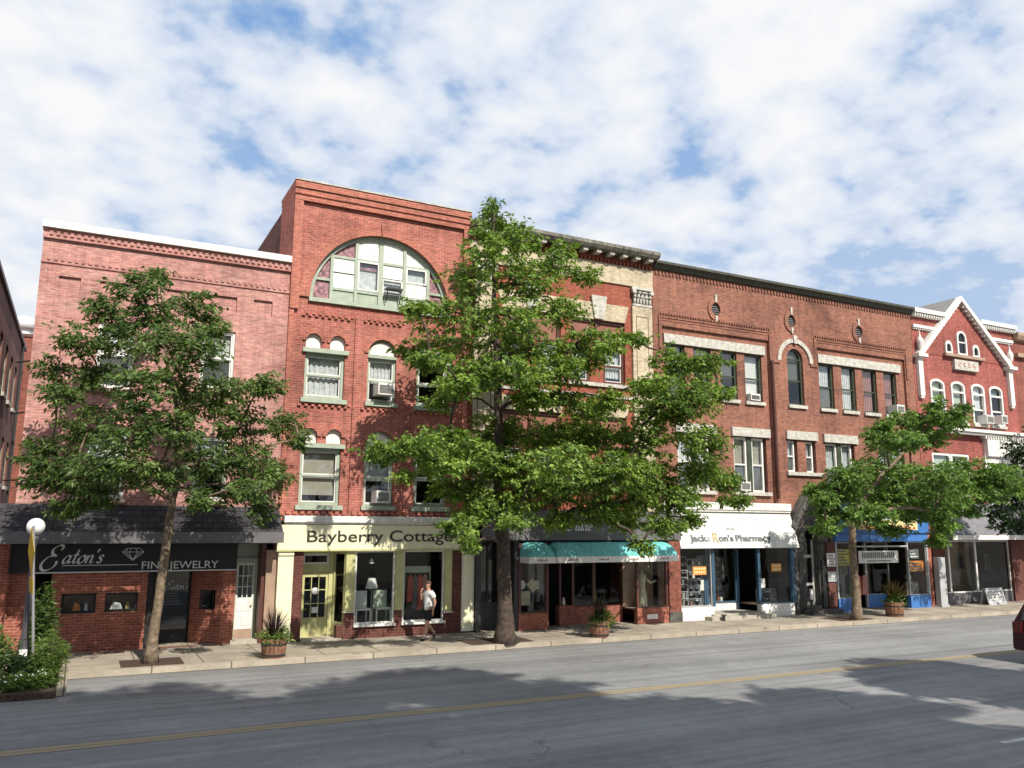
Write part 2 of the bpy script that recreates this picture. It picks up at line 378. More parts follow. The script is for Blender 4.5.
tag(b.build('lane_marking', M['whiteline']), kind='structure')
b = MB()
for x0, x1 in ((1.15, 2.55), (10.2, 12.2), (25.0, 26.7)): b.box(x0, x1, 22.25, 23.35, ZS-.01, ZS+.012)
tag(b.build('tree_pit', M['soil']), kind='structure')
b = MB()
for x0, x1, y0, y1 in ((.5, 1.35, 24.75, 25.1), (2.2, 3.2, 25.2, 25.5)): b.quad((x0,y0,ZS+.004),(x1,y0,ZS+.004),(x1,y1,ZS+.004),(x0,y1,ZS+.004))
b.keep = True; tag(b.build('paver_strip', M['pavers']), kind='structure')

# ------------------------------------------------------------------ window and small helpers
def rect(x0, x1, z0, z1): return [(x0, z0), (x1, z0), (x1, z1), (x0, z1)]
def archp(x0, x1, z0, zs, n=12, rise=None):
    c = (x0+x1)/2; r = (x1-x0)/2; h = r if rise is None else rise
    return [(x0, z0), (x1, z0)] + [(c + r*math.cos(math.pi*i/n), zs + h*math.sin(math.pi*i/n)) for i in range(n + 1)]
def window(root, x0, x1, z0, z1, y, fm, fw=.07, rail=.5, blind=None, sill=None, gm=None, sash=None, low=None, cross=None, name='window'):
    """double-hung window in an opening whose outer face is at y"""
    b = MB(); d = .1
    b.box(x0, x0+fw, y, y+d, z0, z1).box(x1-fw, x1, y, y+d, z0, z1).box(x0+fw, x1-fw, y, y+d, z1-fw, z1).box(x0+fw, x1-fw, y, y+d, z0, z0+fw)
    zr = z0 + (z1-z0)*rail if rail else None
    if zr: b.box(x0+fw, x1-fw, y+.02, y+d-.01, zr-.03, zr+.03)
    if cross:
        for k in range(1, cross): xx = x0+fw + (x1-x0-2*fw)*k/cross; b.box(xx-.02, xx+.02, y+.025, y+d-.02, z0+fw, z1-fw)
    w = b.build(name, fm, root)
    if sash is not None:
        s = .035; q = MB(); a0, a1 = x0+fw+.003, x1-fw-.003
        for za, zb, yy in ((zr+.03, z1-fw-.003, y+.03), (z0+fw+.003, zr-.03, y+.05)):
            q.box(a0, a0+s, yy, yy+.03, za, zb).box(a1-s, a1, yy, yy+.03, za, zb).box(a0+s, a1-s, yy, yy+.03, zb-s, zb-.002).box(a0+s, a1-s, yy, yy+.03, za+.002, za+s)
        q.build('sash', sash, w)
    MB().box(x0+fw*.6, x1-fw*.6, y+.062, y+.066, z0+fw*.6, z1-fw*.6).build('pane', gm or M['glass'], w)
    if blind:
        bm_, fr = blind; zb = z1 - (z1-z0)*fr
        q = MB(); n = 14; xa, xb = x0+fw*.5, x1-fw*.5
        pl = bm_.name.endswith('curtain')
        for i in range(n):
            u0, u1 = xa+(xb-xa)*i/n, xa+(xb-xa)*(i+1)/n
            q.box(u0, u1, y+.16+(.03*(i % 2) if pl else 0), y+.20+(.03*(i % 2) if pl else 0), zb, z1-.02)
        q.build('curtain' if pl else 'blind', bm_, w)
    if low: MB().box(x0+fw, x1-fw, y+.09, y+.095, z0+fw, (zr or z1)-.03).build('insect_screen', low, w)
    if sill:
        sm, h, ov = sill; MB().box(x0-ov, x1+ov, y-.18, y-.003, z0-h, z0-.003).build('sill', sm, w)
    return w
def dentils(b, x0, x1, z0, z1, y0, y1, step=.2, w=.1):
    n = int((x1-x0)/step)
    for i in range(n): x = x0 + (i+.5)*(x1-x0)/n; b.box(x-w/2, x+w/2, y0, y1, z0, z1)
    return b
def shell(b, x0, x1, z1, depth=14, roof=True, z0=.0):
    """side walls, back wall and roof of a building"""
    x0 += .01; x1 -= .01; y0 = YF+.02
    b.quad((x0,y0,z0),(x0,y0+depth,z0),(x0,y0+depth,z1),(x0,y0,z1)); b.quad((x1,y0,z0),(x1,y0,z1),(x1,y0+depth,z1),(x1,y0+depth,z0))
    b.quad((x0,y0+depth,z0),(x1,y0+depth,z0),(x1,y0+depth,z1),(x0,y0+depth,z1))
    if roof: b.quad((x0,y0,z1-.5),(x1,y0,z1-.5),(x1,y0+depth,z1-.5),(x0,y0+depth,z1-.5))
    return b
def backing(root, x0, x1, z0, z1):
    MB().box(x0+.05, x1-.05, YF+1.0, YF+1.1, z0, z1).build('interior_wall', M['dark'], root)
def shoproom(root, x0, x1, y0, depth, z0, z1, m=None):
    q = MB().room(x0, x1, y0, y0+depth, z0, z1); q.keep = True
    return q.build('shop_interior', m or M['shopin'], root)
def pane(root, x0, x1, y, z0, z1, fm, fw=.06, name='shop_window', gm=None, low=0):
    b = MB().box(x0, x0+fw, y, y+.08, z0, z1).box(x1-fw, x1, y, y+.08, z0, z1).box(x0+fw, x1-fw, y, y+.08, z1-fw, z1).box(x0+fw, x1-fw, y, y+.08, z0, z0+fw)
    w = b.build(name, fm, root)
    MB().box(x0+fw*.5, x1-fw*.5, y+.035, y+.043, z0+fw*.5, z1-fw*.5).build('pane', gm or M['shopglass'], w)
    return w
def text(body, size, xc, y, z, m, parent=None, name='lettering', fit=None, shear=0, extr=.012, tilt=None, bold=0):
    cu = bpy.data.curves.new('t', 'FONT'); cu.body = body; cu.size = size; cu.extrude = extr; cu.align_x = 'CENTER'; cu.shear = shear; cu.offset = bold
    ob = bpy.data.objects.new('t', cu); COL.objects.link(ob)
    dg = bpy.context.evaluated_depsgraph_get(); me = ob.evaluated_get(dg).to_mesh()
    vs = [v.co.copy() for v in me.vertices]; fs = [list(p.vertices) for p in me.polygons]
    ob.to_mesh_clear(); bpy.data.objects.remove(ob); bpy.data.curves.remove(cu)
    w = max(v.x for v in vs) - min(v.x for v in vs); k = (fit / w) if fit else 1
    mid = (max(v.x for v in vs) + min(v.x for v in vs)) / 2
    b = MB(); T = tilt or (lambda x, zz, d: (x, y - d, zz))
    b.add([T(xc + (v.x-mid)*k, z + v.y, v.z) for v in vs], fs)
    return b.build(name, m, parent)
def spline(pts, n=8):
    P = [Vector((p[0], p[1], 0)) for p in pts]; o = []
    for i in range(len(P)-1):
        a, b_, c, d = P[max(i-1,0)], P[i], P[i+1], P[min(i+2,len(P)-1)]
        for k in range(n):
            t = k/n; o.append(.5*((2*b_) + (c-a)*t + (2*a-5*b_+4*c-d)*t*t + (3*b_-a-3*c+d)*t**3))
    o.append(P[-1]); return o
GL = {  # script letters drawn with a broad pen: strokes, advance
 'E': ([[(1.5,2.05),(1.62,2.42),(1.2,2.62),(.7,2.2),(.72,1.7),(1.15,1.42),(1.3,1.45)],[(1.2,1.42),(.5,1.3),(.02,.55),(.25,-.12),(.8,-.22),(1.35,.15),(1.52,.62),(1.35,.75)]], 1.75),
 'a': ([[(.78,.85),(.5,1.0),(.15,.62),(.14,.12),(.4,.02),(.72,.45),(.82,.98)],[(.84,1),(.74,.25),(.86,.02),(1.08,.22)]], 1.08),
 't': ([[(.42,1.75),(.24,.35),(.36,.02),(.66,.22)],[(.02,1.05),(.62,1.09)]], .66),
 'o': ([[(.5,1),(.14,.62),(.18,.08),(.5,.0),(.82,.42),(.76,.9),(.5,1)]], .95),
 'n': ([[(.16,1),(.12,0)],[(.14,.55),(.5,1),(.7,.8),(.64,.2),(.76,.02),(1.0,.22)]], 1.0),
 "'": ([[(.22,1.85),(.1,1.4)]], .35),
 's': ([[(.66,.86),(.42,1.0),(.2,.76),(.52,.42),(.46,.05),(.06,.12)]], .75),
 'F': ([[(1.35,2.2),(.7,2.3),(.25,1.9)],[(.85,2.2),(.55,.3),(.1,-.2),(-.2,.1)],[(.4,1.2),(1.0,1.25)]], 1.1),
 'r': ([[(.16,1),(.12,0)],[(.14,.6),(.42,1),(.62,.9)]], .62),
 'l': ([[(.1,.15),(.5,1.5),(.45,2.0),(.26,1.5),(.2,.2),(.36,.02),(.6,.2)]], .6),
 'd': ([[(.78,.85),(.5,1.0),(.15,.62),(.14,.12),(.4,.02),(.72,.45)],[(.95,1.95),(.74,.25),(.86,.02),(1.08,.22)]], 1.08),
 'e': ([[(.15,.5),(.6,.62),(.62,.92),(.4,1),(.14,.6),(.2,.1),(.46,0),(.78,.25)]], .82),
 'u': ([[(.14,1),(.12,.25),(.3,.02),(.62,.4),(.74,1)],[(.74,1),(.68,.2),(.8,.02),(1.0,.2)]], 1.0),
 ' ': ([], .6)}
def script(body, x, z, h, y, m, parent, nib=.16, ang=.6, shear=.28, name='lettering', big=1.0):
    b = MB(); cx = 0; kk = 0; nv = Vector((math.cos(ang), math.sin(ang), 0)) * nib/2; mn = Vector((math.sin(ang), -math.cos(ang), 0))*nib*.17
    for ch in body:
        st, adv = GL[ch]
        for s in st:
            q = spline(s)
            for i in range(len(q)-1):
                a, c = q[i], q[i+1]; d = (c-a)
                if d.length < 1e-6: continue
                pr = Vector((-d.y, d.x, 0)).normalized(); w = pr * (abs(pr.dot(nv)) + nib*.16)
                a = a - d*.1; c = c + d*.1
                P = [a-w, c-w, c+w, a+w]
                P = [(x + h*(cx + p.x + shear*p.y), z + h*p.y) for p in P]
                kk += 1; yo = y - .012 - .00015*(kk % 60); o = [(p[0], y, p[1]) for p in P] + [(p[0], yo, p[1]) for p in P]
                b.add(o, [(0,1,2,3),(7,6,5,4),(0,4,5,1),(1,5,6,2),(2,6,7,3),(3,7,4,0)])
        cx += adv
    return b.build(name, m, parent)
# ================================================================== A: pink building with the jewelry shop
A = thing('brick_building', (1.8, YF, ZS), 'pink painted brick building with white coping above a dark shingled skirt roof', 'building')
wins = [(.03,.97,7.13,8.95), (2.72,3.65,7.33,9.07), (.03,1.0,4.13,5.95), (2.72,3.65,4.13,5.95)]
panels = [(-1.04,-.5,9.63,10.12), (-.04,.98,9.63,10.12), (1.68,3.63,9.65,10.12), (4.11,4.66,9.66,10.13)]
b = MB(); b.wall(rect(-1.5,5.14,3.0,11.4), [rect(*w) for w in wins] + [rect(*p) for p in panels], YF, .16)
for p in panels: b.box(p[0]-.02, p[1]+.02, YF+.07, YF+.1, p[2]-.02, p[3]+.02)
b.box(-1.51, 5.14, YF-.05, YF-.003, 11.12, 11.4).box(-1.505, 5.14, YF-.035, YF-.003, 10.44, 10.51)
shell(b, -1.5, 5.15, 11.5); b.build('wall', M['pink'], A)
b = MB(); dentils(b, -1.4, 5.1, 11.22, 11.32, YF-.09, YF-.053, .165, .085); dentils(b, -1.4, 5.1, 10.515, 10.60, YF-.06, YF-.003, .165, .085)
b.box(-1.51, 5.14, YF-.085, YF-.053, 11.12, 11.17); b.build('dentil_course', M['pink'], A)
MB().box(-1.54, 5.14, YF-.16, YF+.3, 11.403, 11.6).build('coping', M['white'], A)
backing(A, -1.5, 5.15, 3.2, 11)
for i, w in enumerate(wins):
    window(A, w[0], w[1], w[2], w[3], YF+.06, M['white'], .07, .53, blind=(M['offwhite'], .45) if i < 3 else (M['curtain'], .5), sill=(M['tan'], .12, .06), sash=M['white'], low=M['screen'] if i != 3 else None)
b = MB(); b.prism([(YF-.004,3.97),(YF-.80,3.28),(YF-.80,2.98),(YF-.72,2.98),(YF-.004,3.0)], -2.25, 5.16, 'x'); b.build('skirt_roof', M['shingle'], A)
MB().box(-2.3, 5.18, YF-.86, YF-.803, 2.97, 3.27).build('fascia', M['greysign'], A)
# ground floor, set back under the skirt roof
yw = 25.3; b = MB()
b.wall(rect(-.52,1.8,ZS,3.0), [rect(-.25,.57,1.13,1.65), rect(.79,1.59,1.14,1.64)], yw, .25)
b.build('shop_front_wall', M['shop'], A); MB().box(-1.75,-1.07,yw,yw+.3,ZS,3.0).box(3.77,4.13,yw,yw+.35,ZS,3.0).box(-.52,-.4,yw+.26,yw+1,ZS,3.0).split('shop_pier', M['shop'], A)
q = MB()                                                              # splayed wall of the entrance
ax, ay, bx, by = 3.03, 26.15, 3.77, 25.32; L = math.hypot(bx-ax, by-ay)
q.wall(rect(0, L, ZS, 3.0), [rect(L*.30, L*.80, 1.08, 1.62)], 0, .12).xform(lambda p: (ax+(bx-ax)*p[0]/L - (by-ay)/L*p[1]*1.0, ay+(by-ay)*p[0]/L + (bx-ax)/L*p[1], p[2]))
q.build('entrance_wall', M['shop'], A)
q = MB().box(L*.28, L*.82, -.06, -.003, 1.0, 1.07).xform(lambda p: (ax+(bx-ax)*p[0]/L - (by-ay)/L*p[1], ay+(by-ay)*p[0]/L + (bx-ax)/L*p[1], p[2])); q.build('window_ledge', M['shop'], A)
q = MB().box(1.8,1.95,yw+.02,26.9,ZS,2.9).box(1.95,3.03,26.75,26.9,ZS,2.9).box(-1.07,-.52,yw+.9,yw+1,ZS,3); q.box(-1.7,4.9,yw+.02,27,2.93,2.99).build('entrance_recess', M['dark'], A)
d = MB().box(2.02,2.1,26.3,26.38,ZS,2.3).box(2.98,3.03,26.3,26.38,ZS,2.3).box(2.1,2.98,26.3,26.38,2.2,2.3).box(2.1,2.98,26.3,26.36,ZS,.5).build('door', M['black'], A)
MB().box(2.1,2.98,26.33,26.34,.5,2.2).build('pane', M['glassdk'], d); MB().box(2.2,2.24,26.22,26.3,1.0,1.3).build('handle', M['chrome'], d)
script("Eaton's", 2.33, 1.62, .095, 26.29, M['silver'], d, .2)
q = MB()
for k in range(5): q.box(2.3+.03*k, 2.8-.03*k, 26.28, 26.288, 1.2+.075*k, 1.225+.075*k)
q.build('opening_hours', M['letgrey'], d)
for x0, x1, z0, z1 in ((-.25,.57,1.13,1.65), (.79,1.59,1.14,1.64)):
    pane(A, x0, x1, yw+.07, z0, z1, M['black'], .06, 'display_window')
    MB().room(x0+.01, x1-.01, yw+.16, yw+.6, z0, z1).build('display_case', M['tan'], A)
for k, (x, z, wd, m, nm, lb) in enumerate(((.02,1.15,.2,'poster_orange','jewelry_stand','orange jewelry stand in the left display window of the brick shop wall'), (.3,1.15,.09,'white','price_card','small white card beside the orange stand in the left display window'), (.92,1.15,.32,'offwhite','jewelry_tray','wide cream jewelry tray in the display window nearest the shop entrance'), (1.3,1.15,.12,'gold','jewelry_box','gold jewelry box in the display window nearest the shop entrance'))):
    q = MB().prism([(x,z+.03),(x+wd,z+.03),(x+wd*.8,z+.2),(x+wd*.25,z+.23)], yw+.25, yw+.38); tag(q.build(nm, M[m]), lb, 'display')
w = pane(A, 3.25, 3.65, 25.9, 1.05, 1.65, M['black'], .05, 'display_window')
# white side door and tan pilaster
b = MB().box(4.13,4.2,25.62,25.7,ZS,2.5).box(4.7,4.78,25.62,25.7,ZS,2.5).box(4.2,4.7,25.62,25.7,2.36,2.5); b.box(4.13,4.9,25.72,25.9,ZS,3.0); b.build('door_frame', M['green'], A)
d = MB().box(4.2,4.7,25.64,25.69,.5,1.38).box(4.2,4.25,25.64,25.69,1.38,2.36).box(4.65,4.7,25.64,25.69,1.38,2.36).box(4.25,4.65,25.64,25.69,2.3,2.36)
for k in (1,2): d.box(4.25+.4*k/3-.012, 4.25+.4*k/3+.012, 25.645,25.685,1.38,2.3)
for k in (1,2): d.box(4.25,4.65,25.648,25.682,1.38+.92*k/3-.012,1.38+.92*k/3+.012)
d.box(4.25,4.65,25.63,25.639,.6,.9).box(4.25,4.65,25.63,25.639,1.0,1.3); d = d.build('door', M['white'], A)
MB().box(4.25,4.65,25.66,25.67,1.38,2.3).build('pane', M['glassdk'], d); MB().box(4.2,4.7,25.635,25.69,ZS+.03,.497).build('kick_panel', M['tan'], d); MB().ball((4.64,25.6,1.15),.03).build('handle', M['gold'], d)
MB().box(4.05,5.3,25.15,25.62,ZS,.24).build('doorstep', M['conc'], A)
MB().box(4.79,4.9,25.1,25.71,ZS,2.97).build('jamb', M['brownf'], A); MB().box(4.9,5.19,25.0,25.5,ZS,2.75).build('pilaster', M['tan'], A)
s = MB().box(-1.52,4.1,25.12,25.22,2.2,2.955).build('shop_sign', M['black']); tag(s, 'long black sign with silver script and a diamond above the jewelry shop', 'shop sign')
MB().box(-.95,4.1,25.09,25.117,2.19,2.22).build('trim', M['silver'], s)
script("E", -.82, 2.32, .225, 25.118, M['silver'], s, .22); script("aton's", -.33, 2.44, .2, 25.118, M['silver'], s, .2)
MB().box(-.3,1.5,25.105,25.118,2.375,2.392).build('underline', M['silver'], s)
text('FINE JEWELRY', .29, 2.6, 25.105, 2.265, M['silver'], s, fit=1.98)
q = MB(); dz = [(1.1,2.72),(1.22,2.82),(1.52,2.82),(1.64,2.72),(1.37,2.5)]
def ln(b, a, c, y=25.105, w=.014):
    dx, dz_ = c[0]-a[0], c[1]-a[1]; l = math.hypot(dx, dz_); nx, nz_ = -dz_/l*w/2, dx/l*w/2
    b.prism([(a[0]+nx,a[1]+nz_),(a[0]-nx,a[1]-nz_),(c[0]-nx,c[1]-nz_),(c[0]+nx,c[1]+nz_)], y, y+.01)
k = 0
for a, c in [(dz[i], dz[(i+1) % 5]) for i in range(5)] + [((1.1,2.72),(1.64,2.72)),((1.27,2.72),(1.37,2.5)),((1.47,2.72),(1.37,2.5)),((1.19,2.72),(1.22,2.82)),((1.27,2.72),(1.32,2.82)),((1.47,2.72),(1.42,2.82)),((1.19,2.72),(1.37,2.5)),((1.55,2.72),(1.37,2.5))]:
    k += 1; ln(q, a, c, 25.105-.0006*k)
q.build('diamond_emblem', M['silver'], s)

# ================================================================== B: orange brick building with the great arched window
Bd = thing('brick_building', (8.13, YF, ZS), 'tall orange brick building with a huge semicircular window above a pale yellow shop front', 'building')
cols = {'l': (5.72,6.95), 'm': (7.68,8.62), 'r': (9.35,10.45)}
lev = [(7.28,8.82,9.05,9.31), (4.06,5.90,6.12,6.38)]
b = MB(); XC, ZC, RA = 8.08, 10.42, 2.33
for (x0, x1, y, ks) in ((5.15,7.24,YF,'l'), (7.24,8.93,YF-.06,'m'), (8.93,11.115,YF,'r')):
    hs = []
    for z0, zl, zsp, zt in lev:
        for k in ks:
            a0, a1 = cols[k]
            if k == 'm': hs.append(archp(a0, a1, z0, zt-.47))
            else:
                hs += [rect(a0, a1, z0, zl)]; w = .26
                for xc in (a0+.24, a1-.24): hs.append(archp(xc-w*.92, xc+w*.92, zl+.02, zt-w))
    b.wall(rect(x0, x1, 3.6, 9.98), hs, y, .2)
b.wall(rect(5.15,11.115,9.98,13.5), [archp(XC-RA, XC+RA, ZC, ZC+.003, 40)], YF-.003, .3)
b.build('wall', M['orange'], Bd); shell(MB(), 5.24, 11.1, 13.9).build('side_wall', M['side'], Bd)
b = MB().box(5.15,5.42,YF-.11,YF-.006,9.99,13.48).box(10.9,11.115,YF-.11,YF-.006,9.99,13.48).box(5.15,11.115,YF-.12,YF-.006,13.483,13.66).box(5.138,11.12,YF-.16,YF+1.86,13.663,13.86).box(5.13,11.125,YF-.21,YF+1.9,13.863,14.08)
b.box(5.144,5.238,YF-.0055,YF+1.9,3.6,13.66).box(5.15,5.3,YF-.07,YF-.003,3.76,9.975).box(10.95,11.115,YF-.07,YF-.003,3.76,9.975)
b.ring(XC, ZC, RA, RA+.33, 0, math.pi, YF-.07, YF-.006, 40).prism([(8.0,12.72),(8.16,12.72),(8.2,13.15),(7.96,13.15)], YF-.13, YF-.072)
for z0, zl, zsp, zt in lev:
    for k, y in (('l',YF),('m',YF-.06),('r',YF)):
        a0, a1 = cols[k]
        if k == 'm': b.ring((a0+a1)/2, zt-.47, .47, .60, 0, math.pi, y-.05, y-.003, 20)
        else:
            for xc in (a0+.24, a1-.24): b.ring(xc, zt-.26, .24, .345, 0, math.pi, y-.05-(.004 if xc > a0+.3 else 0), y-.003, 16)
b.build('brick_trim', M['orange_lit'], Bd)
b = MB()
for x0, x1, y in ((5.5,7.13,YF),(7.45,8.8,YF-.06),(9.1,10.75,YF)):
    for z, zz in ((9.82,0),(7.02,1)):
        dentils(b, x0, x1, z, z+.07, y-.07, y-.003, .19, .095); dentils(b, x0+.095, x1+.095, z+.073, z+.14, y-.05, y-.003, .19, .095)
for x0, x1, y in ((5.32,7.2,YF),(7.28,8.9,YF-.06),(8.97,10.9,YF)): dentils(b, x0, x1, 3.78, 3.88, y-.09, y-.003, .2, .12)
b.build('dentil_course', M['orange_lit'], Bd)
MB().box(5.12,11.13,YF-.24,YF+1.95,14.083,14.13).build('coping', M['stone'], Bd)
backing(Bd, 5.15, 11.1, 3.6, 13.4)
# great arched window
yg = YF+.12; b = MB(); b.ring(XC, ZC, RA-.12, RA+.005, 0, math.pi, yg-.04, yg+.1, 40)
b.box(XC-RA-.02, XC+RA+.02, YF-.1, yg+.1, ZC-.13, ZC+.0)
mx = [6.45,7.24,8.06,8.87,9.70]; edge = [XC-RA]+mx+[XC+RA]
for i, x in enumerate(mx):
    w = .075 if i == 2 else .05; b.box(x-w, x+w, yg-.02-.001*i, yg+.08, ZC, ZC+math.sqrt((RA-.06)**2-(x-XC)**2))
for i in range(6):
    xa, xb = edge[i]+.05, edge[i+1]-.05
    for z in ((11.1,) if i in (0,5) else (11.9, 10.84)): b.box(xa+(.0 if i else .17), xb-(0 if i < 5 else .17), yg, yg+.07, z-.04, z+.04)
gw = b.build('arched_window', M['green'], Bd)
def arcpoly(x0, x1, z0, ztop=None, r=RA-.07, n=6):
    z = lambda x: ZC + math.sqrt(max(r*r-(x-XC)**2, .0004))
    if ztop and ztop < min(z(x0), z(x1)): return rect(x0, x1, z0, ztop)
    h = math.sqrt(max(r*r-(z0-ZC+.02)**2, .01)); x0 = max(x0, XC-h); x1 = min(x1, XC+h)
    q = [(x0+(x1-x0)*i/n, min(max(z(x0+(x1-x0)*i/n), z0+.01), ztop or 99)) for i in range(n+1)]
    return [(x0,z0),(x1,z0)] + q[::-1]
def infill(i, z0, z1, m, nm, dy=.03): return MB().prism(arcpoly(edge[i]+.045, edge[i+1]-.045, z0, z1), yg+dy, yg+dy+.02).build(nm, m, gw)
for i in (1,2,3,4): infill(i, ZC+.0, 10.81, M['green'], 'spandrel_panel', .035)
for i, z0, z1 in ((1,10.87,11.36),(1,11.40,11.87),(2,11.93,None),(3,11.93,None),(3,11.42,11.87),(4,11.93,None),(4,10.87,11.32)): infill(i, z0, z1, M['white'], 'white_panel')
for i, z0, z1 in ((0,10.45,11.07),(0,11.13,None),(5,10.45,11.07),(5,11.13,None),(1,11.93,None)): infill(i, z0, z1, M['patch'], 'patterned_panel', .06)
for i, z0, z1 in ((2,10.9,11.87),(3,10.9,11.38),(4,11.36,11.87)):
    infill(i, z0, z1, M['glass'], 'pane', .035); MB().box(edge[i]+.06, edge[i+1]-.06, yg+.14, yg+.16, z0, z1).build('curtain', M['curtain'], gw)
    x0, x1 = edge[i]+.055, edge[i+1]-.055; MB().box(x0,x0+.05,yg-.01,yg+.03,z0,z1).box(x1-.05,x1,yg-.01,yg+.03,z0,z1).box(x0+.05,x1-.05,yg-.01,yg+.03,z0,z0+.05).box(x0+.05,x1-.05,yg-.01,yg+.03,z1-.05,z1).build('sash', M['white'], gw)
MB().box(7.24,7.24+.75,yg+.1,yg+.12,11.6,11.85).build('patterned_blind', M['patch'], gw)
t = thing('bracket_shelf', (8.47,YF,10.7), 'small black bracket shelf fixed below the middle pane of the great arched window', 'bracket')
MB().box(8.2,8.74,YF-.16,YF+.1,11.0,11.05).build('shelf', M['iron'], t)
for x in (8.24,8.7): MB().tube([(x,YF+.08,10.6),(x,YF-.02,10.75),(x,YF-.12,10.98)], .02).build('bracket', M['iron'], t)
for li, (z0, zl, zsp, zt) in enumerate(lev):
    for k in 'lmr':
        a0, a1 = cols[k]; y = YF-.06 if k == 'm' else YF
        if k == 'm':
            w = window(Bd, a0, a1, z0, zt-.62, y+.08, M['green'], .07, .5, blind=(M['curtain'], .55), sill=(M['green'], .13, .07), sash=M['white'])
            MB().box(a0-.0, a1+.0, y-.03, y+.19, zt-.615, zt-.54).prism(archp(a0+.004, a1-.004, zt-.535, zt-.47), y+.1, y+.14).build('tympanum', M['green'], w)
            MB().prism(archp(a0+.08, a1-.08, zt-.5, zt-.47), y+.08, y+.098).build('painted_panel', M['offwhite'], w)
        else:
            bl = {('l',0): (M['curtain'],.97), ('l',1): (M['blindtan'],.82), ('r',0): (M['offwhite'],.1), ('r',1): (M['screen'],.5)}[(k, li)]
            w = window(Bd, a0, a1, z0, zl-.14, y+.08, M['green'], .09, .52, blind=bl, sill=(M['green'], .14, .1), sash=M['white'], gm=M['glassdk'] if k == 'r' else None)
            MB().box(a0-.1, a1+.1, y-.1, y+.18, zl-.13, zl-.0).build('lintel', M['green'], w)
            for xc in (a0+.24, a1-.24): MB().prism(archp(xc-.235, xc+.235, zl+.025, zt-.26), y+.08, y+.12).build('painted_panel', M['whitew'], w)
# shop front
ys = 24.9
MB().box(5.3,11.1,YF-.26,YF-.003,3.55,3.74).box(5.34,11.06,YF-.2,YF-.003,3.49,3.547).build('cornice', M['white'], Bd)
MB().box(5.2,5.64,ys-.05,ys+.3,ZS,2.74).box(11.0,11.42,ys-.05,ys+.3,ZS+.05,2.72).box(5.2,5.64,ys-.09,ys-.052,2.6,2.71).split('pilaster', M['yellow'], Bd)
b = MB()
for x0, x1 in ((11.0,11.03),(11.39,11.42)): b.box(x0, x1, ys-.065, ys-.052, ZS+.05, 2.7)
b.box(11.0,11.42,ys-.066,ys-.053,2.66,2.72).box(11.0,11.42,ys-.066,ys-.053,ZS+.05,ZS+.1); b.build('pilaster_edging', M['white'], Bd)
b = MB().box(5.64,5.94,ys,ys+.9,ZS,2.72).box(10.67,11.0,ys,ys+.3,ZS,2.72).box(7.0,10.67,ys,ys+.25,ZS,.54).box(7.2,7.52,ys,ys+.25,.543,.92).box(8.78,9.03,ys,ys+.25,.543,.92).box(10.4,10.67,ys,ys+.25,.543,.8); b.split('shop_brickwork', M['shopdark'], Bd)
b = MB().box(7.22,7.5,ys-.03,ys+.2,.923,2.72).box(8.78,9.03,ys-.03,ys+.2,.923,2.72).box(10.42,10.66,ys-.03,ys+.2,.803,2.72); b.split('shop_post', M['yellow2'], Bd)
b = MB().box(7.18,7.54,ys-.06,ys+.2,.905,.93).box(7.5,8.8,ys-.09,ys-.003,.48,.55).box(9.0,10.44,ys-.09,ys-.003,.48,.55).box(10.4,10.72,ys-.06,ys-.031,.78,.81); b.split('window_ledge', M['white'], Bd)
pane(Bd, 7.51, 8.77, ys+.02, .552, 2.71, M['white'], .05); pane(Bd, 9.04, 10.41, ys+.02, .552, 2.71, M['white'], .05)
yd = 25.45; b = MB().box(5.95,6.05,yd,yd+.1,ZS,2.7).box(6.86,6.98,yd,yd+.1,ZS,2.7).box(6.05,6.86,yd,yd+.1,2.06,2.3).box(6.05,6.86,yd,yd+.1,2.62,2.7); b.build('door_frame', M['yellow2'], Bd)
d = MB().box(6.06,6.14,yd+.02,yd+.08,ZS+.02,2.05).box(6.78,6.85,yd+.02,yd+.08,ZS+.02,2.05).box(6.14,6.78,yd+.02,yd+.08,1.93,2.05).box(6.14,6.78,yd+.02,yd+.08,ZS+.02,.75)
for x in (6.35,6.57): d.box(x-.012,x+.012,yd+.03,yd+.07,.75,1.93)
for z in (1.15,1.55): d.box(6.14,6.78,yd+.032,yd+.068,z-.012,z+.012)
d = d.build('door', M['yellow2'], Bd); MB().box(6.14,6.78,yd+.045,yd+.052,.75,1.93).build('pane', M['glassdk'], d); MB().ball((6.19,yd-.02,1.0),.03).build('handle', M['gold'], d)
MB().box(6.38,6.58,yd+.022,yd+.029,.88,1.05).build('notice', M['white'], d); MB().ball((6.46,yd+.0,1.52),(.12,.03,.1)).build('wreath', M['offwhite'], d)
w = pane(Bd, 6.06, 6.85, yd+.01, 2.302, 2.618, M['white'], .06, 'transom_window')
q = MB().box(0,.06,0,.06,.55,2.7).box(.5,.58,0,.06,.55,2.7).box(.06,.5,0,.06,2.62,2.7).box(.06,.5,0,.06,.55,.62).box(0,.58,0,.08,ZS,.548).xform(lambda p: (6.985+p[0]*.4+p[1]*.9, yd-p[0]*.95+p[1]*.4, p[2])); w = q.build('side_window', M['yellow2'], Bd)
MB().box(.06,.5,.02,.03,.62,2.62).xform(lambda p: (6.985+p[0]*.4+p[1]*.9, yd-p[0]*.95+p[1]*.4, p[2])).build('pane', M['shopglass'], w)
MB().box(5.25,11.1,ys+.02,yd+.1,2.722,2.77).build('soffit', M['yellow2'], Bd)
MB().box(5.95,7.15,24.82,yd,ZS,ZS+.05).build('doorstep', M['conc'], Bd)
shoproom(Bd, 7.05, 11.0, yd+.11, 2.8, ZS, 2.72, M['dark']); MB().box(7.05,10.65,ys+.26,yd+.1,ZS,.53).build('window_floor', M['tan'], Bd)
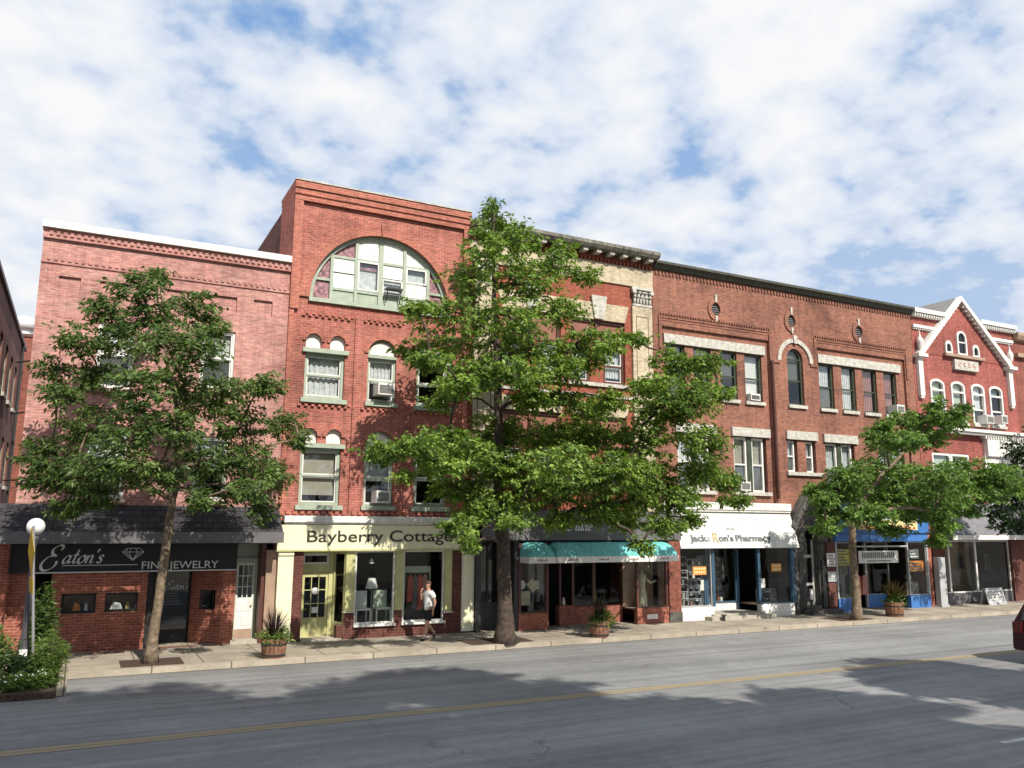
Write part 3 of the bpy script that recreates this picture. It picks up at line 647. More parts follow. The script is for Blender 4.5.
s = MB().box(5.14,11.3,24.8,24.99,2.74,3.475).build('shop_sign', M['yellow']); tag(s, 'pale yellow sign board with dark lettering under the white shop cornice', 'shop sign')
MB().box(5.12,11.32,24.76,24.797,2.71,2.76).build('moulding', M['yellow2'], s)
text('Bayberry Cottage', .48, 8.3, 24.79, 2.985, M['letblk'], s, fit=4.62, bold=.001)

def aircon(x0, x1, z0, z1, y, label, depth=.4):
    t = thing('air_conditioner', ((x0+x1)/2, y, z0), label, 'air conditioner')
    MB().box(x0, x1, y-depth, y+.15, z0, z1).build('housing', M['white'], t)
    g = MB(); n = 7
    for i in range(n): g.box(x0+.04, x1-.04, y-depth-.012, y-depth-.002, z0+.05+(z1-z0-.1)*i/n, z0+.05+(z1-z0-.1)*(i+.55)/n)
    g.build('grille', M['vanebl'], t); return t
aircon(7.92, 8.45, 7.49, 7.86, YF-.06, 'white air conditioner in the upper arched window below the great semicircle')
aircon(7.98, 8.42, 4.15, 4.52, YF-.06, 'white air conditioner in the lower arched window just over the yellow shop front')

# ================================================================== C: red and cream building behind the big tree
Cd = thing('brick_building', (14.98, YF, ZS), 'red and cream brick building with carved capitals and a bracketed cornice behind the tallest tree', 'building')
b = MB(); op = [(12.43,14.77,8.62,10.97), (15.2,17.54,8.62,10.97), (12.43,14.77,4.9,7.4), (15.2,17.54,4.9,7.4)]
b.wall(rect(11.125,18.84,3.5,12.45), [rect(*o) for o in op], YF, .22)
for o in op: xm = (o[0]+o[1])/2-.03; b.box(xm-.3, xm+.28, YF+.08, YF+.24, o[2], o[2]+1.32)
shell(b, 11.13, 18.84, 13.4); b.box(11.13,18.83,YF-.02,YF+.1,13.19,13.6); b.build('wall', M['cred'], Cd)
b = MB().box(11.125,18.84,YF-.06,YF+.1,12.453,13.187)
for x0, x1 in ((11.33,12.13),(17.85,18.76)): b.box(x0, x1, YF-.09, YF-.003, 3.5, 11.69)
for x0, x1 in ((12.43,14.77),(15.2,17.54)):
    b.prism([(x0,10.98),(x1,10.98),(x1+.18,11.62),(x0-.22,11.62)], YF-.03, YF-.003); b.prism([(x0,7.41),(x1,7.41),(x1+.15,7.9),(x0-.15,7.9)], YF-.03, YF-.003)
b.split('cream_brickwork', M['cream'], Cd)
b = MB()
for x0, x1 in ((11.5,11.96),(18.03,18.55)): b.box(x0-.02,x0,YF-.1,YF-.093,4,11.3).box(x1,x1+.02,YF-.1,YF-.093,4,11.3).box(x0,x1,YF-.1,YF-.093,11.28,11.3)
b.build('panel_line', M['brownf'], Cd)
b = MB()
for x0, x1 in ((12.43,14.77),(15.2,17.54)):
    xm = (x0+x1)/2; b.prism([(xm-.2,11.0),(xm+.2,11.0),(xm+.34,11.87),(xm-.34,11.87)], YF-.1, YF-.033).box(x0-.15,x1+.15,YF-.1,YF-.003,8.48,8.61).box(x0-.1,x1+.1,YF-.1,YF-.003,4.77,4.89)
b.box(12.15,17.83,YF-.05,YF-.003,8.1,8.2); b.split('stone_trim', M['stone'], Cd)
for x0, x1 in ((11.3,12.16),(17.82,18.79)):                                   # carved capitals
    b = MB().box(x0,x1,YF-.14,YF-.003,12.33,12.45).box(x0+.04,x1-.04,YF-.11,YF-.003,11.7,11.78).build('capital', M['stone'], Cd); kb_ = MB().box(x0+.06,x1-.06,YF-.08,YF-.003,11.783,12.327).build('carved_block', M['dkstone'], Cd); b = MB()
    for j, (nl, zc_, hz, ww) in enumerate(((6,11.93,.15,.055),(5,12.1,.15,.06),(4,12.25,.09,.06))):
        for i in range(nl):
            u = x0+.13+(x1-x0-.26)*i/(nl-1); b.ball((u, YF-.1-.015*j, zc_), (ww, .045, hz), 7, 6); b.ball((u, YF-.15-.015*j, zc_+hz*.8), (ww*1.1, .04, .035), 7, 5)
    for u in (x0+.08, x1-.08): b.lathe(u, 12.25, [(.09,YF-.2),(.09,YF-.08)], 10, 'y')
    b.build('acanthus_leaf', M['stone'], Cd)
b = MB(); dentils(b, 11.2, 18.8, 13.2, 13.32, YF-.12, YF-.021, .17, .09); b.build('dentil_course', M['cred'], Cd)
b = MB(); dentils(b, 11.25, 18.8, 13.42, 13.55, YF-.42, YF-.021, .55, .2); b.split('cornice_bracket', M['stone'], Cd)
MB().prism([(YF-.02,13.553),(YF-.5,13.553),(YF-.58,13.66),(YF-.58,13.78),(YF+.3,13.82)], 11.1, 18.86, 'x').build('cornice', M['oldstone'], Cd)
backing(Cd, 11.13, 18.84, 3.5, 12.3)
for o in op:
    xm = (o[0]+o[1])/2-.03; zt = o[2]+1.32
    for x0, x1 in ((o[0], xm-.303), (xm+.283, o[1])):
        window(Cd, x0, x1, o[2], zt, YF+.1, M['brownf'], .1, .52, blind=(M['curtain'], .8), sash=M['offwhite'])
    MB().box(o[0],o[1],YF+.07,YF+.2,zt+.003,zt+.1).box(o[0],o[0]+.1,YF+.07,YF+.2,zt+.103,o[3]).box(o[1]-.1,o[1],YF+.07,YF+.2,zt+.103,o[3]).box(o[0]+.1,o[1]-.1,YF+.07,YF+.2,o[3]-.1,o[3]).box(xm-.06,xm+.04,YF+.07,YF+.2,zt+.103,o[3]-.1).build('transom_frame', M['brownf'], Cd)
    MB().box(o[0]+.1,o[1]-.1,YF+.14,YF+.18,zt+.1,o[3]-.1).build('transom_panel', M['panelred'], Cd)
# shop front
yb = 24.45; MB().box(11.44,19.42,yb+.02,YF-.004,3.62,4.02).build('ledge', M['granite'], Cd)
b = MB().box(12.85,13.95,yb,yb+.2,ZS,.68).box(17.5,18.87,yb,yb+.2,ZS,.68).box(14.8,15.4,25.2,25.5,ZS,.8).box(15.4,17.5,25.35,25.5,ZS,.72); b.split('shop_brickwork', M['shop'], Cd)
b = MB().box(18.88,19.4,yb-.03,yb+.5,.5,3.0); b.build('pier', M['marble'], Cd); MB().box(18.86,19.42,yb-.06,yb+.5,ZS,.497).build('pier_base', M['granite'], Cd)
b = MB()
for x, y in ((12.85,yb+.02),(13.9,yb+.02),(17.5,yb+.02),(18.8,yb+.02)): b.box(x, x+.06, y, y+.08, .683, 2.95)
for x, y in ((14.82,25.22),(16.3,25.38),(15.42,25.38)): b.box(x, x+.06, y, y+.08, .8, 2.95)
b.split('shop_post', M['brownf'], Cd)
pane(Cd, 12.91, 13.9, yb+.03, .69, 2.93, M['brownf'], .03); pane(Cd, 17.56, 18.8, yb+.03, .69, 2.93, M['brownf'], .03); pane(Cd, 15.48, 16.3, 25.39, .73, 2.93, M['brownf'], .03); pane(Cd, 16.36, 17.5, 25.39, .73, 2.93, M['brownf'], .03)
d = MB().box(14.0,14.08,26.1,26.16,ZS,2.5).box(14.72,14.8,26.1,26.16,ZS,2.5).box(14.08,14.72,26.1,26.16,2.4,2.5).box(14.08,14.72,26.1,26.16,ZS,.45).build('door', M['black'], Cd)
MB().box(14.08,14.72,26.12,26.13,.45,2.4).build('pane', M['glassdk'], d); MB().box(14.3,14.5,26.09,26.099,1.3,1.6).build('notice', M['offwhite'], d)
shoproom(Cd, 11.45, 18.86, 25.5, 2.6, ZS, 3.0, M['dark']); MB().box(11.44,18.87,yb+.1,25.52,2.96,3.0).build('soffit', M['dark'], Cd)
MB().box(17.5,18.87,yb+.21,25.3,.62,.66).build('window_floor', M['tan'], Cd); MB().box(12.86,13.95,yb+.21,25.3,.62,.66).build('window_floor', M['tan'], Cd)
MB().box(18.83,18.87,yb+.22,25.5,.67,2.95).box(17.5,18.83,25.3,25.35,.67,2.95).split('window_back', M['tan'], Cd)
b = MB().box(11.44,11.6,24.7,25.6,ZS,3.0).box(12.7,12.85,24.5,25.6,ZS,3.0).box(11.6,12.7,25.3,25.45,ZS,1.0).box(11.6,11.66,25.3,25.4,1.0,2.95).box(12.1,12.15,25.3,25.4,1.0,2.95); b.build('side_entrance', M['iron'], Cd); MB().box(11.66,12.7,25.34,25.35,1.0,2.95).build('side_entrance_pane', M['glassdk'], Cd)
MB().box(17.9,18.35,yb-.02,yb-.003,.3,.46).build('vent_plate', M['white'], Cd)
s = MB().box(11.5,19.43,yb-.08,yb+.015,3.02,4.0).build('shop_sign', M['greysign']); tag(s, 'grey sign board with white script above the teal awnings', 'shop sign')
script("For de lune", 13.75, 3.34, .2, yb-.082, M['white'], s, .24)
def awning(x0, x1, label):
    t = thing('awning', ((x0+x1)/2, yb, 2.3), label, 'awning', 'teal awnings over the shop window')
    n = 8; m_ = 14; rr = min(.24, (x1-x0)*.3); b = MB(); vs = []                 # quarter-round canopy with rounded shoulders
    xs = [x0+.0+rr*(1-math.cos(math.pi/2*k/6)) for k in range(7)] + [x1-rr*(1-math.cos(math.pi/2*k/6)) for k in range(6,-1,-1)]
    for x in xs:
        dx = max(0, rr-min(x-x0, x1-x)); s = math.sqrt(max(0, 1-(dx/rr)**2)); s = .35+.65*s
        vs += [(x, yb-.004, 2.5+.46*s)] + [(x, yb-.02-.63*(.78+.22*s)*math.sin(math.pi/2*i/n)-.0*s, 2.5+.45*s*math.cos(math.pi/2*i/n)) for i in range(n+1)] + [(x, yb-.004, 2.498)]
    w_ = n+3; fs = [(k*w_+i, k*w_+i+1, (k+1)*w_+i+1, (k+1)*w_+i) for k in range(len(xs)-1) for i in range(w_-1)] + [tuple(range(w_)), tuple((len(xs)-1)*w_+i for i in range(w_))[::-1]]
    b.add(vs, fs).build('canopy', M['teal'], t)
    v = MB().box(x0, x1, yb-.655, yb-.635, 2.3, 2.5).box(x0, x0+.02, yb-.628, yb-.003, 2.3, 2.497).box(x1-.02, x1, yb-.628, yb-.003, 2.3, 2.497).build('valance', M['whitew'], t)
    q = MB(); n = max(1, int((x1-x0)/1.2))
    for i in range(n):
        xc = x0+(x1-x0)*(i+.5)/n
        for k in range(5): q.box(xc-.2+.08*k, xc-.15+.08*k, yb-.662, yb-.656, 2.37, 2.40+.015*((k*2) % 3))
    q.build('motif', M['marble'], v)
awning(12.87, 13.86, 'short teal awning with white valance beside the tree trunk')
awning(13.9, 17.54, 'long teal awning with white valance over the shop entrance, between two short ones')
awning(17.58, 18.84, 'short teal awning with white valance next to the red marble pier')
# ================================================================== D: long brown brick building with the pharmacy
D = thing('brick_building', (26.2, YF, ZS), 'long brown brick building with oval vents and a dark green cornice', 'building')
top = [(19.5,20.42,8.5,10.46),(20.85,21.72,8.5,10.46),(22.2,23.05,8.5,10.46),(23.47,24.38,8.5,10.46)]
topr = [(27.63,28.5,8.5,10.46),(28.99,29.85,8.5,10.46),(30.32,31.2,8.5,10.46),(31.66,32.5,8.5,10.46)]
sec = [(19.95,21.62,4.86,7.05),(22.72,24.45,4.86,7.05)]; secr = [(27.76,29.52,4.86,7.05),(31.0,32.7,4.86,7.05)]
mid = [(25.46,26.02,5.73,7.05),(26.5,27.06,5.73,7.05)]
yr = YF+.1
b = MB()
b.wall(rect(19.27,24.72,4.2,11.1), [rect(*w) for w in top+sec], yr, .2); b.wall(rect(27.42,33.02,4.2,11.1), [rect(*w) for w in topr+secr], yr, .2)
b.wall(rect(24.725,27.415,4.2,11.1), [archp(25.68,26.58,8.5,10.45)] + [rect(*w) for w in mid], YF-.03, .25)
vents = (21.95, 26.05, 30.1)
def oval(xc, zc, rx, rz, n=20): return [(xc+rx*math.cos(2*math.pi*i/n), zc+rz*math.sin(2*math.pi*i/n)) for i in range(n)]
b.wall(rect(18.86,33.64,11.103,13.4), [oval(v, 12.08, .22, .27) for v in vents], YF, .2)
b.box(18.86,19.267,YF,YF+.3,4.2,11.1).box(33.023,33.64,YF,YF+.3,4.2,11.1)
for (x0, x1) in ((19.1,24.85),(27.3,33.2)):
    for k in range(4): b.box(x0+.04*k, x1-.04*k, YF-.05+.03*k, YF-.003 if k < 2 else YF+.095, 11.42-.1*k, 11.48-.1*k+.03)
    b.box(x0, x0+.12, YF-.05, YF-.003, 10.2, 11.417).box(x1-.12, x1, YF-.05-(.0), YF-.033, 10.2, 11.417)
shell(b, 18.85, 33.65, 13.4, 16); b.build('wall', M['brown'], D)
b = MB(); dentils(b, 18.95, 33.6, 13.12, 13.24, YF-.05, YF-.003, .17, .085); dentils(b, 19.15, 24.8, 11.52, 11.6, YF-.09, YF-.003, .13, .07); dentils(b, 27.35, 33.15, 11.52, 11.6, YF-.09, YF-.003, .13, .07)
b.box(24.73,25.25,YF-.08,YF-.033,10.2,10.33).box(27.0,27.41,YF-.08,YF-.033,10.2,10.33); b.build('dentil_course', M['brown'], D)
MB().prism([(YF-.003,13.3),(YF-.1,13.33),(YF-.16,13.45),(YF-.28,13.5),(YF-.28,13.6),(YF+.3,13.64)], 18.9, 33.66, 'x').build('cornice', M['cornice_green'], D)
b = MB().box(19.38,24.52,yr-.09,yr-.003,10.463,10.83).box(27.55,32.75,yr-.09,yr-.003,10.463,10.83)
for x in (20.63,21.97,23.26): pass
for w in sec+secr: b.box(w[0]-.1, w[1]+.18, yr-.09, yr-.003, 7.053, 7.4)
b.box(25.4,27.14,YF-.12,YF-.033,7.053,7.4).box(25.36,27.4,YF-.14,YF-.033,5.58,5.72)
b.ring(26.13, 10.32, .82, 1.0, 0, math.pi, YF-.09, YF-.033, 24).prism([(26.06,11.1),(26.2,11.1),(26.24,11.45),(26.02,11.45)], YF-.14, YF-.094)
b.split('stone_trim', M['stone'], D)
for v in vents:
    b = MB().ring(v, 12.08, .22, .4, 0, 2*math.pi, YF-.05, YF-.003, 28, 1.18); w = b.build('oval_vent', M['brown'], D)
    MB().box(v-.05,v+.05,YF-.08,YF-.052,12.36,12.68).box(v-.05,v+.05,YF-.08,YF-.052,11.55,11.8).split('keystone', M['stone'], w)
    q = MB()
    for i in range(6): q.box(v-.22, v+.22, YF+.03, YF+.09, 11.82+.09*i, 11.87+.09*i)
    q.build('louvre', M['vanebl'], w); MB().box(v-.3,v+.3,YF+.15,YF+.18,11.7,12.45).build('vent_back', M['dark'], w)
MB().tube([(24.78,YF-.12,10.25),(24.8,YF-.12,4.6)], .06, 8).build('downpipe', M['brownf'], D)
backing(D, 18.9, 33.6, 4.3, 13.2)
bl = {0:(M['curtain'],.6), 1:(M['curtain'],.4), 2:(M['screen'],.55), 3:(M['offwhite'],.97), 4:(M['curtain'],.95), 5:(M['curtain'],.97), 6:(M['curtred'],.97), 7:(M['curtred'],.9)}
for i, w in enumerate(top + topr):
    window(D, *w, yr+.08, M['dkgreen'], .08, .48, blind=bl[i], sill=(M['stone'], .14, .06), low=M['screen'] if i in (0,4) else None)
w = MB().wall(archp(25.68,26.58,8.5,10.45), [archp(25.77,26.49,8.58,10.45)], YF+.06, .1).box(25.77,26.49,YF+.07,YF+.14,9.5,9.57).box(25.77,26.49,YF+.07,YF+.14,10.42,10.48).build('arched_window', M['dkgreen'], D)
MB().prism(archp(25.72,26.54,8.55,10.45), YF+.115, YF+.12).build('pane', M['glassdk'], w); MB().box(25.62,26.66,YF-.12,YF-.033,8.36,8.497).build('sill', M['stone'], w); MB().box(25.75,26.5,YF+.22,YF+.25,9.5,10.8).build('blind', M['blindtan'], w)
for i, w in enumerate(sec + secr):
    xm = (w[0]+w[1])/2; MB().box(xm-.12,xm+.12,yr+.05,yr+.2,w[2],w[3]).build('mullion', M['dkgreen'], D)
    for x0, x1 in ((w[0]+.03, xm-.123), (xm+.123, w[1]-.1)):
        window(D, x0, x1, w[2], w[3]-.03, yr+.1, M['white'], .08, .5, blind=(M['blindtan'] if i == 1 else M['curtain'], .5), low=M['screen'])
    MB().box(w[0]-.05,w[1]+.1,yr-.12,yr-.003,w[2]-.14,w[2]-.003).build('sill', M['stone'], D)
for w in mid: window(D, w[0], w[1]-.08, w[2], w[3]-.04, YF+.08, M['white'], .07, .5, blind=(M['curtain'], .6), low=M['screen'])
aircon(22.86, 23.35, 4.9, 5.25, yr+.1, 'white air conditioner in the paired window above the white pharmacy sign', .3)
aircon(32.0, 32.5, 8.55, 8.93, yr+.1, 'white air conditioner in the last top floor window of the long brown building', .45)
aircon(23.6, 24.1, 8.53, 8.8, yr+.1, 'small white air conditioner in the top floor window behind the tree tip', .25)
# pharmacy front
yb = 24.6
MB().box(18.95,25.24,YF-.3,YF-.035,4.14,4.42).box(18.95,25.24,YF-.26,YF-.035,4.06,4.137).build('cornice', M['white'], D)
s = MB().prism([(YF-.1,4.04),(YF-.18,4.04),(YF-.62,2.72),(YF-.54,2.70)], 19.42, 25.26, 'x').build('shop_sign', M['white']); tag(s, 'white slanted sign board with grey lettering over the pharmacy windows', 'shop sign')
sl = lambda x, z, d: (x, YF-.18-.44*(4.04-z)/1.32-.012-d*.6, z)
q = MB()
for x in (21.3, 23.3): q.add([sl(x,2.75,0), sl(x+.014,2.75,0), sl(x+.014,4.0,0), sl(x,4.0,0)], [(0,1,2,3)])
for k in range(4): z = 3.0+.27*k; q.add([sl(19.45,z,.002), sl(25.2,z,.002), sl(25.2,z+.01,.002), sl(19.45,z+.01,.002)], [(0,1,2,3)])
q.build('panel_joint', M['postgrey'], s)
text('Jack', .33, 20.32, 0, 2.97, M['letgrey'], s, fit=.84, tilt=sl, bold=.012); text('&', .26, 20.8, 0, 2.97, M['steel'], s, tilt=sl); text("on's", .32, 21.62, 0, 2.97, M['letgrey'], s, fit=.72, tilt=sl, bold=.012); text('Pharmacy', .32, 22.98, 0, 2.97, M['letgrey'], s, fit=1.8, tilt=sl, bold=.012); text('R', .55, 21.12, 0, 2.9, M['gold'], s, tilt=sl, shear=.1, name='initial'); text('REXALL', .14, 22.0, 0, 3.38, M['steel'], s, tilt=sl, name='small_lettering')
b = MB().box(19.42,21.05,yb,yb+.2,ZS,.6).box(23.33,25.08,yb,yb+.2,ZS,.6).box(21.25,23.2,25.7,25.9,ZS+.12,.6); b.split('bulkhead', M['whitew'], D)
b = MB()
for x0, x1 in ((21.0,21.12),(23.25,23.37),(24.98,25.18)): b.box(x0, x1, yb-.01, yb+.12, .603, 2.75)
for x in (21.55, 23.1): b.box(x, x+.1, 25.6, 25.72, .3, 2.75)
b.split('shop_post', M['bluepost'], D)
pane(D, 19.42, 21.0, yb+.03, .61, 2.72, M['postgrey'], .04); pane(D, 23.37, 24.98, yb+.03, .61, 2.72, M['bluepost'], .04)
d = MB().box(21.12,21.2,25.62,25.68,ZS,2.4).box(21.47,21.55,25.62,25.68,ZS,2.4).box(21.2,21.47,25.62,25.68,2.3,2.4).box(21.2,21.47,25.62,25.68,ZS,.4).build('door', M['bluepost'], D); MB().box(21.2,21.47,25.64,25.65,.4,2.3).build('pane', M['glassdk'], d)
pane(D, 21.65, 23.1, 25.65, .62, 2.72, M['bluepost'], .04)
MB().box(20.6,23.7,24.2,25.6,ZS-.02,.27).box(20.9,23.4,24.45,25.6,.273,.33).split('doorstep', M['conc'], D)
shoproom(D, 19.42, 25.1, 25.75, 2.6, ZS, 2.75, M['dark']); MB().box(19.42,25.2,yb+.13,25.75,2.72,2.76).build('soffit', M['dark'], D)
MB().box(19.42,21.05,yb+.21,25.7,.55,.6).box(23.33,25.0,yb+.21,25.7,.55,.6).build('window_floor', M['tan'], D)
# rough stone portal
b = MB(); b.wall([(25.25,ZS),(27.36,ZS),(27.36,3.4),(27.1,4.1),(26.75,4.6),(26.3,5.0),(25.85,4.6),(25.5,4.1),(25.25,3.4)], [archp(25.8,26.62,ZS+.3,2.95,12,.6)], 24.72, .3); b.box(25.25,25.35,25.03,25.6,ZS,4.3).box(27.26,27.36,25.03,25.6,ZS,4.3)
b.ring(26.21,2.95,.42,.62,0,math.pi,24.66,24.717,14,1.3)
for sx in (-1, 1): b.prism([(26.3,5.12),(26.3,4.84),(26.3+sx*1.0,3.42),(26.3+sx*1.16,3.56)], 24.56, 24.717)
b.box(25.2,25.36,24.6,24.717,ZS,3.6).box(27.24,27.38,24.6,24.717,ZS,3.6)
for k in range(9):
    for x0, x1 in ((25.38,25.78),(26.66,27.2)): b.box(x0+.02*(k % 2), x1-.02*(k % 3), 24.69-.012*(k % 3), 24.717, ZS+.34*k+.02, ZS+.34*k+.32)
b.build('stone_portal', M['granite'], D)
MB().box(26.68,27.22,24.62,24.67,.35,2.2).box(25.4,25.76,24.62,24.67,.35,2.2).split('black_stone_panel', M['blackstone'], D); MB().box(25.42,25.74,24.6,24.615,1.75,2.15).build('name_plate', M['dkgreen'], D)
d = MB().box(25.8,25.9,24.98,25.05,.3,3.0).box(26.52,26.62,24.98,25.05,.3,3.0).box(25.9,26.52,24.98,25.05,2.3,2.4).box(25.9,26.52,24.98,25.05,.3,.55).box(25.9,26.52,24.98,25.05,1.2,1.3).build('door', M['stone'], D)
MB().box(25.9,26.52,25.01,25.015,.55,3.4).build('pane', M['glassdk'], d); MB().box(25.96,26.0,24.93,24.98,1.1,1.35).build('handle', M['chrome'], d); MB().box(25.8,26.62,25.1,25.15,ZS,3.6).build('door_back', M['dark'], d)
MB().box(25.5,27.3,24.2,24.6,ZS-.02,.3).build('doorstep', M['granite'], D)
# brick pier with two plates, then the blue shop
MB().box(26.95,27.4,24.58,24.716,ZS,2.9).build('pier', M['shopdark'], D)
for z0, z1, lb, m in ((1.95,2.48,'white notice plate with grey lines on the dark pier beside the stone doorway','white'),(1.35,1.75,'grey square plate with a pale disc below the white notice plate','postgrey')):
    s = MB().box(26.9,27.36,24.53,24.575,z0,z1).build('notice_plate', M[m]); tag(s, lb, 'notice')
    if m == 'white':
        q = MB()
        for k in range(4): q.box(26.95,27.31-.06*(k % 2),24.524,24.529,z0+.07+.11*k,z0+.11+.11*k)
        q.build('lettering', M['letgrey'], s)
    else: MB().lathe(27.13, (z0+z1)/2, [(.11,24.529),(.11,24.52)], 16, 'y').build('disc', M['white'], s)
ybl = 24.55
b = MB().box(27.45,28.4,ybl,ybl+.2,ZS,.66).box(31.75,33.02,ybl,ybl+.2,ZS,.66).box(30.3,31.75,25.5,25.7,ZS,.66).box(27.42,33.02,ybl-.05,ybl+.2,2.93,3.28); b.split('blue_panel', M['blue'], D)
b = MB().box(27.42,27.5,ybl,ybl+.1,.663,2.927).box(28.36,28.42,ybl,ybl+.1,.663,2.927).box(31.72,31.78,ybl,ybl+.1,.663,2.927).box(32.94,33.02,ybl-.02,ybl+.1,.663,2.927).box(30.2,30.28,25.5,25.6,ZS,2.9).box(28.42,31.72,ybl,ybl+.08,2.7,2.76); b.split('shop_post', M['postgrey'], D)
pane(D, 27.5, 28.36, ybl+.03, .67, 2.9, M['postgrey'], .03); pane(D, 31.78, 32.94, ybl+.03, .67, 2.9, M['postgrey'], .03); pane(D, 30.3, 31.7, 25.52, .67, 2.9, M['postgrey'], .03)
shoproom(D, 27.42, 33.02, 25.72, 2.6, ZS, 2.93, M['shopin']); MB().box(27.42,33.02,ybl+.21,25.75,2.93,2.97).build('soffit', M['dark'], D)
MB().box(31.78,32.95,ybl+.21,25.5,.6,.65).build('window_floor', M['tan'], D)
d = MB().box(28.45,28.55,25.55,25.62,ZS,2.5).box(29.25,29.35,25.55,25.62,ZS,2.5).box(28.55,29.25,25.55,25.62,2.4,2.5).box(28.55,29.25,25.55,25.62,ZS,.4).build('door', M['bluepost'], D); MB().box(28.55,29.25,25.58,25.585,.4,2.4).build('pane', M['glassdk'], d)
MB().box(33.04,33.36,24.62,YF-.02,ZS,3.3).build('pier', M['shop'], D)
s = MB().box(27.38,33.05,24.42,24.49,3.29,4.52).box(27.38,33.05,24.493,24.9,3.29,3.34).build('shop_sign', M['blue']); tag(s, 'large blue sign board with cream and red lettering behind the street tree', 'shop sign')
q = MB().box(28.6,32.3,24.4,24.417,3.42,3.86).build('letter_band', M['lettyel'], s); q2 = MB()
for i in range(13): q2.box(28.75+.27*i, 28.9+.27*i, 24.392, 24.398, 3.46, 3.54+.05*(i*3 % 4)/3)
q2.build('lettering', M['letred'], s)
q2 = MB()
for i in range(12): x = 28.1+.36*i; q2.ring(x, 4.22, .07, .12, .3*i, .3*i+4.6, 24.4, 24.417, 10)
q2.build('curved_lettering', M['lettyel'], s)
for nm, x0, x1, y, z0, z1, m, lb, cat in (('shop_poster',27.52,28.34,ybl+.1,1.98,2.62,'poster_yellow','yellow poster with dark lines in the left window of the blue shop','poster'),('shop_banner',28.7,31.1,ybl-.02,2.05,2.55,'offwhite','long white banner with grey block lettering across the blue shop entrance','banner'),('shop_poster',31.85,32.85,ybl+.12,1.66,2.1,'poster_orange','orange poster low in the right window of the blue shop','poster'),('shop_poster',31.95,32.6,ybl+.12,2.2,2.6,'letgrey','dark grey poster high in the right window of the blue shop','poster')):
    s = MB().box(x0,x1,y,y+.012,z0,z1).build(nm, M[m]); tag(s, lb, cat); q = MB(); n = int((z1-z0)/.12)
    if nm == 'shop_banner':
        for i in range(16): q.box(x0+.2+.125*i, x0+.29+.125*i, y-.006, y-.002, z0+.2, z1-.06)
        q.box(x0+.5,x1-.5,y-.006,y-.002,z0+.06,z0+.11)
    else:
        for k in range(n): q.box(x0+.08,x1-.1-.12*(k % 3),y-.006,y-.002,z0+.05+.12*k,z0+.11+.12*k)
    q.build('lettering', M['letgrey'] if m != 'letgrey' else M['white'], s)
pt = MB().box(33.42,33.86,24.35,24.6,ZS+.1,2.24).box(33.38,33.9,24.31,24.64,ZS,ZS+.097).build('storefront_post', M['postgrey'], D)

# ================================================================== E: red painted building with the white gable
E_ = thing('brick_building', (37.5, YF, ZS), 'bright red painted brick building with a white trimmed gable and finials', 'building')
wn = [(34.68,35.62),(36.17,37.1),(37.66,38.58),(39.04,39.98)]
b = MB(); b.wall(rect(33.66,41.34,3.0,13.3), [archp(a0,a1,8.45,10.12,10,.24) for a0, a1 in wn] + [rect(34.45,37.1,4.9,6.93)], YF, .2)
gp = [(33.95,11.5),(40.6,11.5),(37.27,14.35)]
b.wall([(33.95,11.55),(40.6,11.55),(37.15,14.32)], [archp(36.86,37.5,11.75,12.55,10)] + [archp(35.95,36.4,11.75,12.02,8,.28), archp(37.98,38.43,11.75,12.02,8,.28)], YF-.02, .2)
shell(b, 33.65, 41.35, 13.3); b.build('wall', M['paintred'], E_)
for x0, x1 in ((33.68,36.0),(38.55,41.36)):
    b = MB().box(x0,x1,YF-.28,YF+.3,13.42,13.62).box(x0,x1,YF-.14,YF-.003,13.25,13.417); dentils(b, x0, x1, 13.28, 13.4, YF-.22, YF-.143, .16, .08); b.build('parapet_cornice', M['white'], E_)
for x0, x1 in ((33.7,35.2),(39.3,41.2)):
    b = MB().box(x0,x1,YF-.12,YF-.003,12.72,12.86); dentils(b, x0, x1, 12.64, 12.72, YF-.08, YF-.003, .14, .07); b.build('string_course', M['white'], E_)
b = MB(); pk = (37.15,14.62)
for sx, xe in ((-1,33.78),(1,40.76)):
    ze = 11.5; dx, dz_ = pk[0]-xe, pk[1]-ze; l = math.hypot(dx, dz_); nx, nz_ = dz_/l*sx, -dx/l*1
    nx, nz_ = (dz_/l)*(1 if sx < 0 else 1), 0
    h = .19
    b.prism([(xe,ze),(pk[0],pk[1]),(pk[0],pk[1]-h*1.25),(xe-sx*.3,ze-.05)] if sx < 0 else [(xe,ze),(xe-sx*.3,ze-.05),(pk[0],pk[1]-h*1.25),(pk[0],pk[1])], YF-.28+.002*sx, YF-.023)
    n = 16
    for i in range(1, n):
        t = i/n; x, z = xe-sx*.25+(pk[0]-xe+sx*.25)*t, ze-.1+(pk[1]-h*1.35-ze+.05)*t; b.box(x-.05,x+.05,YF-.2,YF-.024,z-.05,z+.04)
b.build('rake_board', M['white'], E_)
for xc in (33.95, 40.68):
    b = MB().box(xc-.15,xc+.15,YF-.16,YF-.003,9.5,11.25).box(xc-.11,xc+.11,YF-.14,YF-.003,9.38,9.497).box(xc-.32,xc+.32,YF-.34,YF-.003,11.3,11.45).box(xc-.24,xc+.24,YF-.26,YF-.003,11.253,11.297); br = b.build('bracket_strip', M['white'], E_)
    MB().lathe(xc, YF-.2, [(.08,11.453),(.05,11.62),(.11,11.8),(.15,12.0),(.14,12.12),(.06,12.25),(.03,12.4),(.01,12.6)], 12).build('finial', M['white'], br)
MB().prism([(33.8,11.62),(37.15,14.6),(40.72,11.62),(40.6,11.55),(37.15,14.33),(33.95,11.55)], YF-.02+.004, YF+4.0).build('gable_roof', M['gableroof'], E_)
backing(E_, 33.7, 41.3, 3.2, 13)
